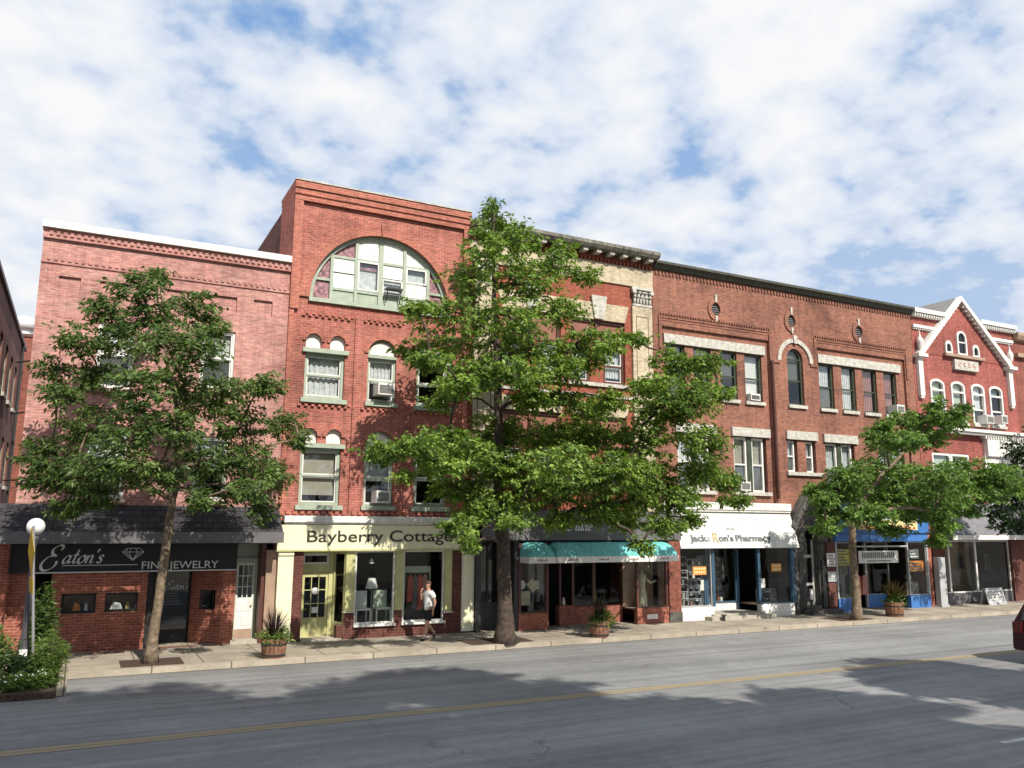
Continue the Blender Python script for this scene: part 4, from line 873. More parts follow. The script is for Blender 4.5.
for i, (a0, a1) in enumerate(wn):
    w = MB().wall(archp(a0-.04,a1+.04,8.42,10.12,10,.28), [archp(a0+.06,a1-.06,8.5,9.83,2,.001), archp(a0+.06,a1-.06,9.91,10.12,10,.17)], YF-.05, .12).box(a0+.1,a1-.1,YF+.02,YF+.06,9.1,9.17).build('arched_window', M['white'], E_)
    MB().box(a0+.05,a1-.05,YF+.055,YF+.06,8.5,10.25).build('pane', M['glass'] if i != 3 else M['glassdk'], w)
    MB().box(a0+.05,a1-.05,YF+.16,YF+.18,(8.5,9.2,9.2,9.9)[i],10.3).build('blind', M['blindgreen'] if i < 2 else M['curtain'], w)
    MB().box(a0-.1,a1+.1,YF-.12,YF-.003,8.3,8.417).build('sill', M['stone'], w)
w = MB().wall(archp(36.82,37.54,11.72,12.55,10), [archp(36.92,37.44,11.8,12.55,10)], YF-.09, .15).box(36.92,37.44,YF-.05,YF-.015,12.32,12.38).build('gable_window', M['white'], E_); MB().prism(archp(36.9,37.46,11.77,12.55), YF-.014, YF-.008).build('pane', M['carglass'], w)
for x0, x1 in ((35.92,36.43),(37.95,38.46)):
    w = MB().wall(archp(x0,x1,11.72,12.0,8,.34), [archp(x0+.09,x1-.09,11.8,12.0,8,.2)], YF-.09, .15).build('gable_side_window', M['white'], E_); MB().prism(archp(x0+.06,x1-.06,11.76,12.0,8,.26), YF-.014, YF-.008).build('pane', M['carglass'], w)
MB().box(35.75,38.7,YF-.2,YF-.023,11.56,11.7).build('gable_sill', M['tan'], E_)
w = MB().box(36.38,38.15,YF-.17,YF-.003,10.96,11.44).build('date_plaque', M['stone'], E_); q = MB()
for i in range(4): q.ring(36.75+.36*i, 11.22, .06, .1, .5*i, .5*i+4.8, YF-.18, YF-.173, 10)
q.build('carved_figures', M['orange_lit'], w)
b = MB().box(34.9,41.3,YF-.4,YF-.003,7.98,8.12).box(34.95,41.3,YF-.3,YF-.003,7.86,7.977); dentils(b, 38.0, 41.2, 7.72, 7.857, YF-.28, YF-.003, .18, .09); b.build('belt_cornice', M['white'], E_)
MB().box(38.2,41.25,YF-.25,YF-.003,6.9,7.715).box(38.1,41.3,YF-.12,YF-.003,3.6,6.897).build('white_bay', M['white'], E_)
for x0, x1 in ((38.5,39.6),(39.9,41.0)): window(E_, x0, x1, 4.9, 6.6, YF-.2, M['white'], .08, .5, blind=(M['curtain'], .5), name='bay_window')
for x0, x1 in ((34.45,35.76),(35.79,37.1)): window(E_, x0, x1, 4.9, 6.93, YF+.02, M['white'], .11, .5, blind=(M['blindgreen'], .5))
aircon(38.05, 38.6, 8.45, 8.85, YF-.02, 'white air conditioner under the gable, third window of the red painted building', .4)
aircon(39.05, 39.5, 8.5, 8.9, YF-.02, 'grey fronted air conditioner in the last window below the white gable', .5)
s = MB().prism([(YF-.003,4.6),(YF-.05,4.62),(YF-1.0,3.22),(YF-1.0,3.02),(YF-.96,3.02),(YF-.003,3.06)], 34.0, 41.3, 'x').build('awning', M['greyawn']); tag(s, 'wide dark grey sloping awning below the red gabled building', 'awning')
MB().box(34.0,41.3,YF-1.03,YF-1.003,3.0,3.2).build('awning_edge', M['offwhite'], s)
b = MB().box(33.9,34.75,YF-.05,YF+.2,ZS,3.0).box(39.5,40.25,YF-.1,YF+.3,ZS,3.0).box(40.25,41.34,YF,YF+.2,ZS,3.0); b.split('pier', M['shopdark'], E_)
MB().box(34.75,39.5,YF,YF+.2,ZS,.62).build('bulkhead', M['greysign'], E_)
for x0, x1 in ((34.76,35.1),(35.1,37.0),(37.0,39.48)): pane(E_, x0, x1, YF+.02, .63, 2.95, M['whitew'], .05)
shoproom(E_, 34.7, 39.5, YF+.25, 3, ZS, 3.0, M['dark']); MB().box(34.76,39.4,YF+2.0,YF+2.1,ZS,3.0).build('partition', M['tan'], E_)
for x, lb in ((36.3,'dark oval picture frame hanging in the window under the grey awning, the left one'),(38.2,'dark rectangular picture frame hanging in the window under the grey awning, the right one')):
    q = MB().wall(rect(x-.2,x+.2,1.6,2.3), [rect(x-.12,x+.12,1.7,2.2)], YF+.3, .04).box(x-.12,x+.12,YF+.36,YF+.37,1.7,2.2); tag(q.build('picture_frame', M['black']), lb, 'picture frame')
# sandwich board
t = thing('sandwich_board', (36.9, 24.3, ZS), 'low white framed sandwich board leaning open on the pavement under the grey awning', 'sandwich board')
q = MB().box(-.62,.62,-.02,.02,0,.72).xform(lambda p: (p[0], p[1]-.2+p[2]*.25, p[2])); q.build('front_panel', M['postgrey'], t, local=True)
q = MB().box(-.62,.62,-.02,.02,0,.72).xform(lambda p: (p[0], p[1]+.22-p[2]*.25, p[2])); q.build('rear_panel', M['postgrey'], t, local=True)
q = MB()
for k in range(5): q.box(-.52,.5-.1*(k % 2),-.03,-.024,.1+.12*k,.16+.12*k)
q.xform(lambda p: (p[0], p[1]-.2+p[2]*.25, p[2])); q.build('lettering', M['white'], t, local=True)

# ================================================================== F and the far left buildings
F_ = thing('brick_building', (47, YF, ZS), 'dull red brick building with a cream cornice at the right edge of the row', 'building')
b = MB(); fw_ = [(43+2.2*i, 44.1+2.2*i, z, z+1.9) for i in range(4) for z in (5, 8.6)]
b.wall(rect(41.36,52,0,13.1), [rect(*w) for w in fw_], YF, .2); shell(b, 41.36, 52, 13.1); b.build('wall', M['sixred'], F_)
MB().prism([(YF-.003,12.9),(YF-.2,12.95),(YF-.3,13.15),(YF-.3,13.3),(YF+.3,13.34)], 41.37, 52.1, 'x').box(41.37,52.1,YF-.2,YF-.003,12.05,12.25).build('cornice', M['tan'], F_)
backing(F_, 41.4, 52, .2, 13)
for w in fw_: window(F_, *w, YF+.08, M['whitew'], .08, .5, blind=(M['curtain'], .5), sill=(M['stone'], .12, .06))
# old building across the side alley: its long wall runs away from the street
Lb = thing('brick_building', (-7, 38, ZS), 'old dark brick building at the left edge, seen along its side wall', 'building')
b = MB(); fl = [(ym, ym+1.1, z, z+1.9) for z in (1.6, 5.0, 8.3) for ym in (28.5,31.0,33.5,36.0,38.5,41.0)]
q = MB(); q.wall(rect(26.5,45,0,11.5), [archp(w[0],w[1],w[2],w[3]-.2,8,.2) for w in fl], 0, .2); q.xform(lambda p: (-3-p[1], p[0], p[2]))
q.quad((-3,26.5,0),(-14,26.5,0),(-14,26.5,11.5),(-3,26.5,11.5)).quad((-3,26.5,11.3),(-14,26.5,11.3),(-14,45,11.3),(-3,45,11.3)).quad((-3,45,0),(-14,45,0),(-14,45,11.5),(-3,45,11.5))
q.build('wall', M['leftb'], Lb)
MB().box(-3.3,-2.9,26.4,45.1,11.503,11.65).build('coping', M['brownf'], Lb)
MB().box(-4.2,-4.1,26.6,44.9,.2,11.3).build('interior_wall', M['dark'], Lb)
for w in fl:
    g = MB().box(-3.12,-3.06,w[0],w[0]+.08,w[2],w[3]-.15).box(-3.12,-3.06,w[1]-.08,w[1],w[2],w[3]-.15).box(-3.12,-3.06,w[0]+.08,w[1]-.08,w[2],w[2]+.08).box(-3.12,-3.06,w[0]+.08,w[1]-.08,w[3]-.25,w[3]-.15).box(-3.11,-3.07,w[0]+.08,w[1]-.08,(w[2]+w[3])/2-.03,(w[2]+w[3])/2+.03).build('window', M['green'], Lb)
    MB().box(-3.1,-3.095,w[0]+.04,w[1]-.04,w[2]+.04,w[3]-.02).build('pane', M['glassdk'], g); MB().box(-3.0+.003,-2.9,w[0]-.08,w[1]+.08,w[2]-.15,w[2]-.003).build('sill', M['stone'], g)
MB().tube([(-2.93,43.2,11.6),(-2.93,43.2,.2)], .06, 6).build('downpipe', M['iron'], Lb)
for k, z in enumerate((5.2, 8.0, 10.2)): tag(MB().tube([(-2.94,40.5,z),(-1.6,38.9,z+.02)], .035, 6).build('alley_tie_bar', M['iron']), ('lowest','middle','topmost')[k] + ' of three dark iron bars crossing the narrow alley on the left', 'tie bar', 'iron bars across the alley')
G = thing('brick_building', (-2.6, 48, ZS), 'narrow red brick rear wing closing the alley between the two left buildings', 'building')
MB().box(-4.9,-2.72,46,52,0,12.4).build('wall', M['sixred'], G); MB().box(-4.95,-2.68,45.95,52.1,12.403,12.55).build('coping', M['brownf'], G)
t = thing('roof_vent', (-3.25,47,12.55), 'shiny white round metal ventilator on the roof above the alley', 'roof vent')
MB().lathe(-3.25,47,[(.42,12.553),(.42,12.9)],20).build('collar', M['tank'], t, smooth=False); MB().lathe(-3.25,47,[(.46,12.903),(.62,13.0),(.62,13.3),(.5,13.5),(.2,13.62),(.01,13.64)],20).build('hood', M['tank'], t, smooth=True)
# ================================================================== foliage
def leafmesh(name, mat, P, D, S, rs, parent=None, length=.16, width=.075, up=.6, droop=.35):
    """P leaf bases, D twig direction per leaf, S side (+-1): folded diamond leaves as one mesh"""
    n = len(P); g = np.random.default_rng(rs)
    side = np.cross(D, np.array([0, 0, 1.])); side /= np.linalg.norm(side, axis=1)[:, None] + 1e-6
    ax = D*.55 + side*S[:, None]*.8 + g.normal(0, .35, (n, 3)); ax[:, 2] -= droop*g.uniform(.3, 1.3, n)
    ax /= np.linalg.norm(ax, axis=1)[:, None]
    nm = np.array([0, -.25, 1.])*up*.8 + g.normal(0, .55, (n, 3)); wd = np.cross(ax, nm); wd /= np.linalg.norm(wd, axis=1)[:, None] + 1e-6
    L = length*g.uniform(.65, 1.25, n)[:, None]; W = width*g.uniform(.7, 1.25, n)[:, None]
    v = np.empty((n, 4, 3)); v[:, 0] = P; v[:, 1] = P + ax*L*.45 + wd*W*.5; v[:, 2] = P + ax*L; v[:, 3] = P + ax*L*.45 - wd*W*.5
    v[:, 2, 2] -= .15*L[:, 0]
    tone = np.clip(g.normal(.42, .24, n) + .18*np.sin(P[:, 0]*2.1+rs)*np.cos(P[:, 2]*2.6), 0, 1)
    o = ORIG.get(parent.name, (0, 0, 0)) if parent is not None else (0, 0, 0)
    me = bpy.data.meshes.new(name); me.vertices.add(n*4); me.vertices.foreach_set('co', (v - np.array(o)).astype(np.float32).ravel())
    me.loops.add(n*4); me.loops.foreach_set('vertex_index', np.arange(n*4, dtype=np.int32))
    me.polygons.add(n); me.polygons.foreach_set('loop_start', np.arange(0, n*4, 4, dtype=np.int32)); me.polygons.foreach_set('loop_total', np.full(n, 4, np.int32))
    me.update(calc_edges=True); me.validate()
    a = me.attributes.new('tone', 'FLOAT', 'FACE'); a.data.foreach_set('value', tone.astype(np.float32))
    me.materials.append(mat); ob = bpy.data.objects.new(name, me); COL.objects.link(ob)
    if parent is not None: ob.parent = parent
    return ob
def tree(label, trunk, blobs, rs, leaf, bark, tw=26, per=11, length=.17, width=.08, group='street trees along the kerb', r0=.016, cat='tree', spread=.6, name='street_tree', thin=1, zthin=99):
    g = np.random.default_rng(rs); base = trunk[0][0]
    t = thing(name, base, label, cat, group)
    tr = MB(); pts = [p for p, r in trunk]; rad = [r for p, r in trunk]
    fine = []                                                        # a wobbling, tapering trunk
    for i in range(len(pts)-1):
        a, c = Vector(pts[i]), Vector(pts[i+1])
        for k in range(4):
            u = k/4; fine.append((tuple(a.lerp(c, u) + Vector((g.normal(0,.012), g.normal(0,.012), 0))), rad[i]*(1-u)+rad[i+1]*u))
    fine.append((pts[-1], rad[-1]))
    fine[0] = (fine[0][0], fine[0][1]*1.45); fine[1] = (fine[1][0], fine[1][1]*1.1)
    tr.tube([p for p, r in fine], [r for p, r in fine], 10)
    nodes_ = [(np.array(p), -1) for p, r in fine]; nt0 = len(nodes_)
    zmin = min(b_[2] for b_ in blobs)
    C = np.array([(b_[0], b_[1], b_[2]) for b_ in blobs]); ctr = np.array([[np.interp(z, [p[2] for p in pts], [p[0] for p in pts]), np.interp(z, [p[2] for p in pts], [p[1] for p in pts])] for z in C[:, 2]])
    order = np.argsort(np.hypot(C[:, 0]-ctr[:, 0], C[:, 1]-ctr[:, 1]) + .3*np.abs(C[:, 2]-pts[len(pts)//2][2]))
    for j in order:
        c = C[j]; best = None
        for i, (p, _) in enumerate(nodes_):
            if i < nt0 and p[2] < zmin*.75: continue
            d = np.linalg.norm(c-p); dz_ = p[2]-c[2]; cost = d*(1 + (.9*max(0, dz_)/max(d, .1))) + (.0 if i >= nt0 else .25)
            if best is None or cost < best[0]: best = (cost, i)
        nodes_.append((c, best[1]))
    cnt = np.ones(len(nodes_))
    for i in range(len(nodes_)-1, nt0-1, -1): cnt[nodes_[i][1]] += cnt[i]
    for i in range(nt0, len(nodes_)):
        c, par = nodes_[i]; p = nodes_[par][0]; r1 = r0*math.sqrt(cnt[i]) + .006; r2 = r1*1.15 if par >= nt0 else r1*1.35
        m1 = p + (c-p)*.35 + np.array([0, 0, .12*np.linalg.norm(c-p)*(1 if c[2] >= p[2] else -.3)]) + g.normal(0, .05, 3); m2 = p + (c-p)*.7 + np.array([0, 0, .1*np.linalg.norm(c-p)]) + g.normal(0, .05, 3)
        tr.tube([p, m1, m2, c], [r2, (r1+r2)/2, r1, r1*.8], 6)
    P = []; Dv = []; S = []
    for j, (x, y, z, rx, rz) in enumerate(blobs):
        ry = max(.35, min(rx, 1.0)); n = max(4, int(tw*math.sqrt(rx*ry)*max(rz, .3)**.5*1.6*(thin if z > zthin else 1))); c = np.array([x, y, z])
        for k in range(n):
            u = g.normal(0, 1, 3); u /= np.linalg.norm(u); q = u*g.uniform(.1, 1)**.55*(1.0 if g.uniform() < .8 else 1.35); p = c + q*np.array([rx, ry, rz])
            out = np.array([p[0]-np.interp(p[2], [a[2] for a in pts], [a[0] for a in pts]), p[1]-np.interp(p[2], [a[2] for a in pts], [a[1] for a in pts]), 0]); out /= np.linalg.norm(out)+1e-6
            d = out*.7 + u*.6 + g.normal(0, .35, 3); d[2] *= .45; d /= np.linalg.norm(d); ln_ = g.uniform(.35, .75)*spread
            st = p - d*ln_*.5
            if k % 3 == 0: tr.tube([c*.55+st*.45, st, p + d*ln_*.4], [.011, .008, .004], 3, False)
            for i in range(per):
                tt = (i+.5)/per; P.append(st + d*ln_*tt + g.normal(0, .035, 3)); Dv.append(d); S.append(1 if i % 2 else -1)
    tr.build('trunk', bark, t, smooth=True)
    leafmesh('crown', leaf, np.array(P), np.array(Dv), np.array(S, float), rs+1, t, length, width)
    return t
T1B= [(0.77,20.86,8.98,0.52,0.33),(1.33,23.28,9.96,0.21,0.27),(0.11,23.0,8.88,0.56,0.41),(1.1,21.27,8.43,0.67,0.53),(2.18,22.08,8.94,0.67,0.41),(2.57,21.93,8.37,0.46,0.41),(-0.35,22.62,7.92,0.54,0.39),(0.49,23.08,8.16,0.61,0.46),(1.45,20.72,7.63,0.71,0.52),(2.21,20.5,7.49,0.52,0.43),(-0.85,23.24,7.23,0.4,0.35),(-0.61,21.87,6.48,0.51,0.33),(0.16,22.99,7.08,0.6,0.45),(0.97,20.41,6.59,0.68,0.5),(2.06,21.91,6.9,0.7,0.5),(3.4,22.85,7.07,0.75,0.32),(3.95,21.18,6.95,0.4,0.35),(2.77,23.61,6.66,0.65,0.38),(0.04,23.46,5.93,0.76,0.56),(0.94,20.5,5.68,0.72,0.54),(1.89,20.49,5.62,0.51,0.46),(3.5,22.24,6.02,0.78,0.57),(4.93,23.59,6.24,0.51,0.51),(-0.79,22.5,5.07,0.66,0.43),(-0.18,22.5,4.62,0.86,0.43),(-0.9,22.5,4.48,0.42,0.28),(0.59,20.5,4.88,0.76,0.53),(1.48,21.15,4.6,0.65,0.42),(2.65,21.89,5.05,0.75,0.55),(3.77,22.09,5.06,0.77,0.57),(4.25,21.19,4.57,0.4,0.3),(-0.27,22.5,3.84,0.38,0.24),(2.51,21.14,4.05,0.29,0.29),(4.12,21.96,3.84,0.36,0.36),(0.28,22.5,4.15,0.58,0.29),(3.54,20.47,4.28,0.47,0.28),(3.63,23.25,4.38,0.37,0.37),(5.07,22.29,5.71,0.21,0.27)]
T2B= [(11.1,23.15,13.68,0.33,0.39),(11.31,23.13,13.23,0.46,0.33),(9.47,20.19,11.24,0.67,0.5),(10.63,20.28,11.61,0.63,0.46),(13.62,22.76,12.54,0.47,0.4),(12.86,22.43,11.81,0.78,0.45),(10.95,22.21,11.46,1.05,0.62),(9.4,21.02,10.44,0.69,0.52),(11.89,22.0,10.89,1.0,0.56),(13.92,22.0,11.52,0.58,0.26),(8.36,21.42,9.36,0.79,0.4),(7.2,19.51,8.97,0.31,0.21),(9.29,20.74,9.33,0.96,0.62),(10.63,20.57,9.31,1.03,0.63),(13.0,22.05,10.24,0.95,0.44),(9.44,23.28,8.96,0.8,0.49),(11.05,23.07,9.1,1.13,0.69),(11.66,21.25,8.66,1.01,0.6),(12.78,20.8,8.84,0.72,0.42),(13.16,20.01,9.03,0.59,0.29),(12.8,18.96,8.49,0.45,0.22),(7.41,18.92,7.53,0.5,0.25),(9.39,20.89,7.64,0.78,0.45),(10.63,20.23,7.65,0.95,0.5),(12.09,20.51,7.97,0.76,0.41),(8.3,22.81,8.6,0.47,0.24),(15.24,21.17,9.4,0.45,0.19),(13.64,21.32,8.56,0.68,0.31),(6.64,19.86,5.28,0.55,0.3),(7.2,18.91,5.41,0.68,0.29),(8.56,20.26,5.72,0.64,0.37),(7.94,19.42,4.98,0.65,0.3),(9.52,21.1,5.42,0.78,0.5),(8.42,23.29,4.94,0.29,0.15),(8.89,21.84,7.02,0.51,0.29),(8.54,19.62,7.1,0.57,0.31),(11.3,22.82,6.39,0.92,0.55),(10.76,22.39,5.42,1.02,0.6),(11.63,22.1,5.14,1.02,0.6),(10.02,22.88,4.53,0.89,0.42),(10.38,22.23,3.94,0.7,0.41),(11.43,22.35,4.1,0.9,0.48),(8.94,20.39,3.5,0.48,0.32),(13.11,23.21,6.21,0.9,0.52),(14.0,23.13,6.58,0.98,0.46),(11.5,19.53,5.26,0.93,0.54),(14.55,22.19,6.2,0.96,0.57),(12.61,22.02,4.56,0.97,0.55),(13.32,20.88,4.84,1.06,0.59),(12.48,21.19,7.2,0.66,0.3),(11.37,21.01,7.1,0.64,0.35),(14.67,22.96,7.27,0.79,0.4),(14.18,21.05,7.31,0.61,0.31),(15.19,20.93,6.12,0.93,0.62),(14.24,20.39,5.14,1.01,0.59),(16.0,21.04,4.92,1.06,0.62),(15.26,21.08,4.29,0.92,0.49),(16.03,20.11,4.29,0.72,0.42),(13.97,21.35,3.97,0.79,0.42),(15.98,22.94,3.7,0.66,0.4),(12.98,22.06,3.67,0.67,0.3),(17.07,20.17,5.23,0.62,0.49),(16.42,19.59,6.07,0.72,0.54),(16.27,19.81,7.31,1.04,0.61),(15.76,20.64,7.06,0.87,0.56),(14.52,19.47,7.58,0.7,0.29),(17.36,21.1,8.55,0.92,0.46),(17.0,19.69,8.6,0.62,0.31),(16.56,21.11,8.81,0.71,0.39),(17.35,19.78,7.54,0.44,0.25),(18.77,21.21,5.02,0.53,0.33),(18.67,20.65,4.35,0.51,0.19),(15.52,20.21,3.54,0.54,0.3),(14.62,20.24,2.96,0.23,0.29),(16.73,20.53,3.7,0.37,0.25),(9.72,21.45,2.95,0.22,0.22),(10.48,20.2,3.64,0.43,0.27)]
T3B= [(29.73,21.29,8.11,0.47,0.55),(28.93,22.06,7.74,0.48,0.4),(26.87,21.62,6.99,0.53,0.46),(30.62,22.21,7.66,1.06,0.49),(32.32,22.26,7.98,0.59,0.42),(30.64,20.86,8.12,0.4,0.24),(26.55,20.73,6.7,0.96,0.44),(30.72,22.79,7.1,1.0,0.41),(26.84,21.35,7.34,0.23,0.3),(24.72,21.29,5.38,0.87,0.44),(28.68,23.19,5.81,1.13,0.65),(24.84,21.88,4.86,0.81,0.44),(27.52,22.79,4.77,1.18,0.63),(28.74,21.89,5.35,1.25,0.63),(28.6,22.3,4.58,1.34,0.55),(27.02,19.38,5.19,1.06,0.64),(28.91,20.59,4.55,1.05,0.45),(31.37,21.17,5.6,1.11,0.64),(31.94,20.31,5.57,0.86,0.55),(33.39,20.85,5.24,0.57,0.49),(31.15,20.68,4.79,0.94,0.39),(22.92,20.86,4.44,0.49,0.28),(24.34,22.6,4.88,0.37,0.3),(24.84,22.18,3.96,0.67,0.37),(23.5,21.45,3.51,0.5,0.28),(25.02,20.78,3.95,0.85,0.36),(29.86,22.86,4.02,0.97,0.32),(27.71,20.18,3.97,0.66,0.29),(29.09,20.8,3.62,0.53,0.3),(30.92,21.2,4.21,0.71,0.31),(28.43,20.79,3.06,0.37,0.22),(28.79,23.0,3.42,0.64,0.24)]
T4B= [(35.51,21.69,6.82,0.51,0.6),(35.08,21.36,5.73,0.59,0.67),(35.62,22.09,4.71,0.6,0.6),(35.27,21.49,3.86,0.67,0.5),(33.22,21.27,4.16,0.49,0.32),(34.79,22.1,3.65,0.51,0.34),(40.08,23.39,7.64,0.95,0.85),(41.0,23.1,6.72,1.23,0.95),(39.42,23.01,5.27,1.11,0.83),(39.33,21.65,5.22,1.25,0.8),(42.33,22.44,7.2,1.14,0.95),(42.51,21.79,6.0,1.12,0.93),(39.3,21.53,8.34,1.17,0.72),(37.5,21.37,4.09,1.03,0.43)]

tree('young tree with thin pale leaning trunk and olive green crown before the pink building', [((1.81,22.73,.14),.15),((1.85,22.73,1.15),.115),((1.95,22.73,2.35),.11),((2.02,22.73,3.58),.10),((2.10,22.7,4.6),.085),((2.0,22.5,6.2),.06),((1.6,22.4,7.8),.04),((1.3,22.5,9.2),.02)], T1B, 11, M['leaf1'], M['bark'], tw=110, per=14, length=.145, width=.058)
tree('tallest street tree with dark trunk and wide spreading bright green limbs', [((11.28,22.26,.14),.29),((11.23,22.26,1.35),.215),((11.15,22.26,2.93),.20),((11.04,22.26,4.24),.18),((10.99,22.26,5.72),.15),((10.95,22.26,7.23),.125),((10.9,22.26,8.77),.10),((10.85,22.4,10.33),.07),((10.9,22.6,11.9),.045),((11.0,22.8,13.4),.02)], T2B, 21, M['leaf2'], M['barkd'], tw=112, per=15, length=.155, width=.068, thin=.68, zthin=8.2)
tree('spreading street tree with low flat crown in front of the blue shop', [((25.83,22.33,.14),.19),((25.88,22.33,1.22),.15),((25.82,22.33,2.31),.14),((25.86,22.33,3.41),.13),((26.34,22.3,4.35),.10),((27.56,22.2,5.53),.075),((29.12,22.1,6.69),.05),((30.3,21.9,7.7),.025)], T3B, 31, M['leaf3'], M['bark'], tw=108, per=14, length=.165, width=.08)
tree('dark crowned street tree cut off by the right edge of the picture', [((39.6,22.6,.14),.2),((39.6,22.6,2.2),.16),((39.5,22.6,4.2),.13),((39.6,22.6,6.5),.08),((39.8,22.6,8.2),.03)], T4B, 41, M['leafd'], M['barkd'], tw=60, per=13, length=.18, width=.09)  # the shade on this crown is put into its dark leaf colour
# the trees of the near side of the street, behind the viewpoint: they throw the shade that lies on the road
def shade_tree(x, y, h, r, zc, rs, dens=1.0):
    g = np.random.default_rng(rs); bl = []
    for k in range(int(34*dens)):
        u = g.normal(0, 1, 3); u /= np.linalg.norm(u); q = u*g.uniform(.1, 1)**.45
        bl.append((x+q[0]*r, y+q[1]*r, zc+q[2]*(h-zc), r*.26, r*.2))
    tree('tall shade tree on the near side of the street', [((x,y,0),.35),((x,y,zc*.5),.28),((x+.1,y,zc),.18),((x,y,h*.9),.05)], bl, rs, M['leafd'], M['barkd'], tw=56, per=12, length=.34, width=.2, group='trees on the near side of the street', name='shade_tree', spread=1.1)
for k, (x, y, h, r, zc) in enumerate(((-6.2,.5,17.0,4.4,11),(2.8,-5,25.5,5.6,17),(9.3,-4,22.3,5.3,14.5),(14.5,-7,19.5,4.5,13.5),(20.5,0,15,2.6,12.8))): shade_tree(x, y, h, r, zc, 200+k, 1.7 if k < 4 else 1)


# ================================================================== plants in barrels, shrubs and flowers
def blades(name, mat, n, h, spread, rs, parent, w=.03, curve=.6, z0=0.):
    g = np.random.default_rng(rs); b = MB()
    for i in range(n):
        a = g.uniform(0, 2*math.pi); L = h*g.uniform(.6, 1.05); s = spread*g.uniform(.15, 1); p0 = Vector((.08*math.cos(a), .08*math.sin(a), z0)); dr = Vector((math.cos(a), math.sin(a), 0)); sd = Vector((-math.sin(a), math.cos(a), 0))
        prev = None; q = []
        for k in range(5):
            t = k/4; p = p0 + dr*s*t**1.5 + Vector((0, 0, L*(t - curve*.35*t**2.5*s/spread))); ww = w*(1-t)**.6*(.5+1.2*t if t < .4 else 1); q += [p-sd*ww, p+sd*ww]
        b.add(q, [(2*k, 2*k+1, 2*k+3, 2*k+2) for k in range(4)])
    o = b.build(name, mat, parent, local=True); a = o.data.attributes.new('tone', 'FLOAT', 'FACE'); a.data.foreach_set('value', g.uniform(0, 1, len(o.data.polygons)).astype(np.float32)); return o
def bush(name, mat, parent, c, r, n, rs, length=.1, width=.04, up=.5, droop=.1):
    g = np.random.default_rng(rs); u = g.normal(0, 1, (n, 3)); u /= np.linalg.norm(u, axis=1)[:, None]; q = g.uniform(.1, 1, n)[:, None]**.5
    lump = 1 + .38*np.sin(u[:, :1]*6 + rs)*np.cos(u[:, 2:]*5 + rs*2)
    P = np.array(c) + u*q*np.array(r)*lump; D = u*.7 + np.array([0, 0, .5]) + g.normal(0, .3, (n, 3)); D /= np.linalg.norm(D, axis=1)[:, None]
    S = np.where(g.uniform(0, 1, n) < .5, 1., -1.)
    return leafmesh(name, mat, P, D, S, rs+5, None, length, width, up, droop) if parent is None else leafmesh_local(name, mat, P, D, S, rs+5, parent, length, width, up, droop)
def leafmesh_local(name, mat, P, D, S, rs, parent, length, width, up, droop):
    o = leafmesh(name, mat, P, D, S, rs, None, length, width, up, droop); o.parent = parent; return o
def barrel(loc, label, r=.3, h=.5):
    t = thing('barrel_planter', loc, label, 'planter', 'half barrel planters along the kerb')
    n = 18; b = MB()
    for k in range(n):
        a0 = 2*math.pi*(k+.06)/n; a1 = 2*math.pi*(k+.94)/n
        pr = [(r*.84, 0), (r*.98, h*.5), (r, h)]; vs = []
        for rr, z in pr:
            for a in (a0, a1): vs += [(rr*math.cos(a), rr*math.sin(a), z), ((rr-.035)*math.cos(a), (rr-.035)*math.sin(a), z)]
        fs = []
        for i in range(2): o = 4*i; fs += [(o, o+2, o+6, o+4), (o+1, o+5, o+7, o+3), (o, o+4, o+5, o+1), (o+2, o+3, o+7, o+6)]
        fs += [(8, 10, 11, 9), (0, 1, 3, 2)]; b.add(vs, fs)
    b.build('stave', M['barrel'], t, local=True)
    b = MB()
    for z in (h*.18, h*.72): rr = r*(.84+.16*z/h)+.015; b.lathe(0, 0, [(rr-.02,z-.025),(rr,z-.025),(rr+.004,z+.025),(rr-.02,z+.025)], 24)
    b.build('hoop', M['iron'], t, local=True); MB().lathe(0, 0, [(r*.9,h-.07),(r*.9,h-.05)], 18).build('soil', M['soil'], t, local=True); return t
barrel((4.67,22.3,ZS), 'half barrel planter at the left edge of the yellow shop front', .32, .48)
p = thing('spiky_plant', (4.67,22.3,ZS+.42), 'tall dark purple spiky grass in the barrel before the yellow shop', 'plant'); blades('purple_blade', M['leafpurple'], 110, .98, .55, 3, p, .014); bush('green_trailing_leaf', M['leafshrub'], p, (0,0,.1), (.42,.42,.22), 700, 4, .12, .04)
barrel((14.45,22.2,ZS), 'dark half barrel planter in the shade in front of the teal awnings', .32, .5)
p = thing('spiky_plant', (14.45,22.2,ZS+.44), 'thin purple spiky grass in the barrel before the teal awnings', 'plant'); blades('purple_blade', M['leafpurple'], 90, 1.0, .5, 13, p, .013); bush('green_trailing_leaf', M['leafshrub'], p, (.05,0,.1), (.45,.42,.3), 600, 14, .13, .04); blades('white_flower_stem', M['leafshrub'], 12, 1.1, .5, 15, p, .01)
barrel((28.23,22.6,ZS), 'half barrel planter with broad bronze and green leaves in front of the blue shop', .36, .55)
p = thing('canna_plant', (28.23,22.6,ZS+.48), 'broad leaved bronze and green plant in the barrel before the blue shop', 'plant'); blades('bronze_blade', M['leafcanna'], 34, 1.05, .6, 23, p, .07); blades('green_blade', M['leafshrub'], 26, .85, .6, 24, p, .06); bush('green_trailing_leaf', M['leafshrub'], p, (0,0,.1), (.42,.42,.25), 400, 25, .14, .05)
zb = ZS-.005
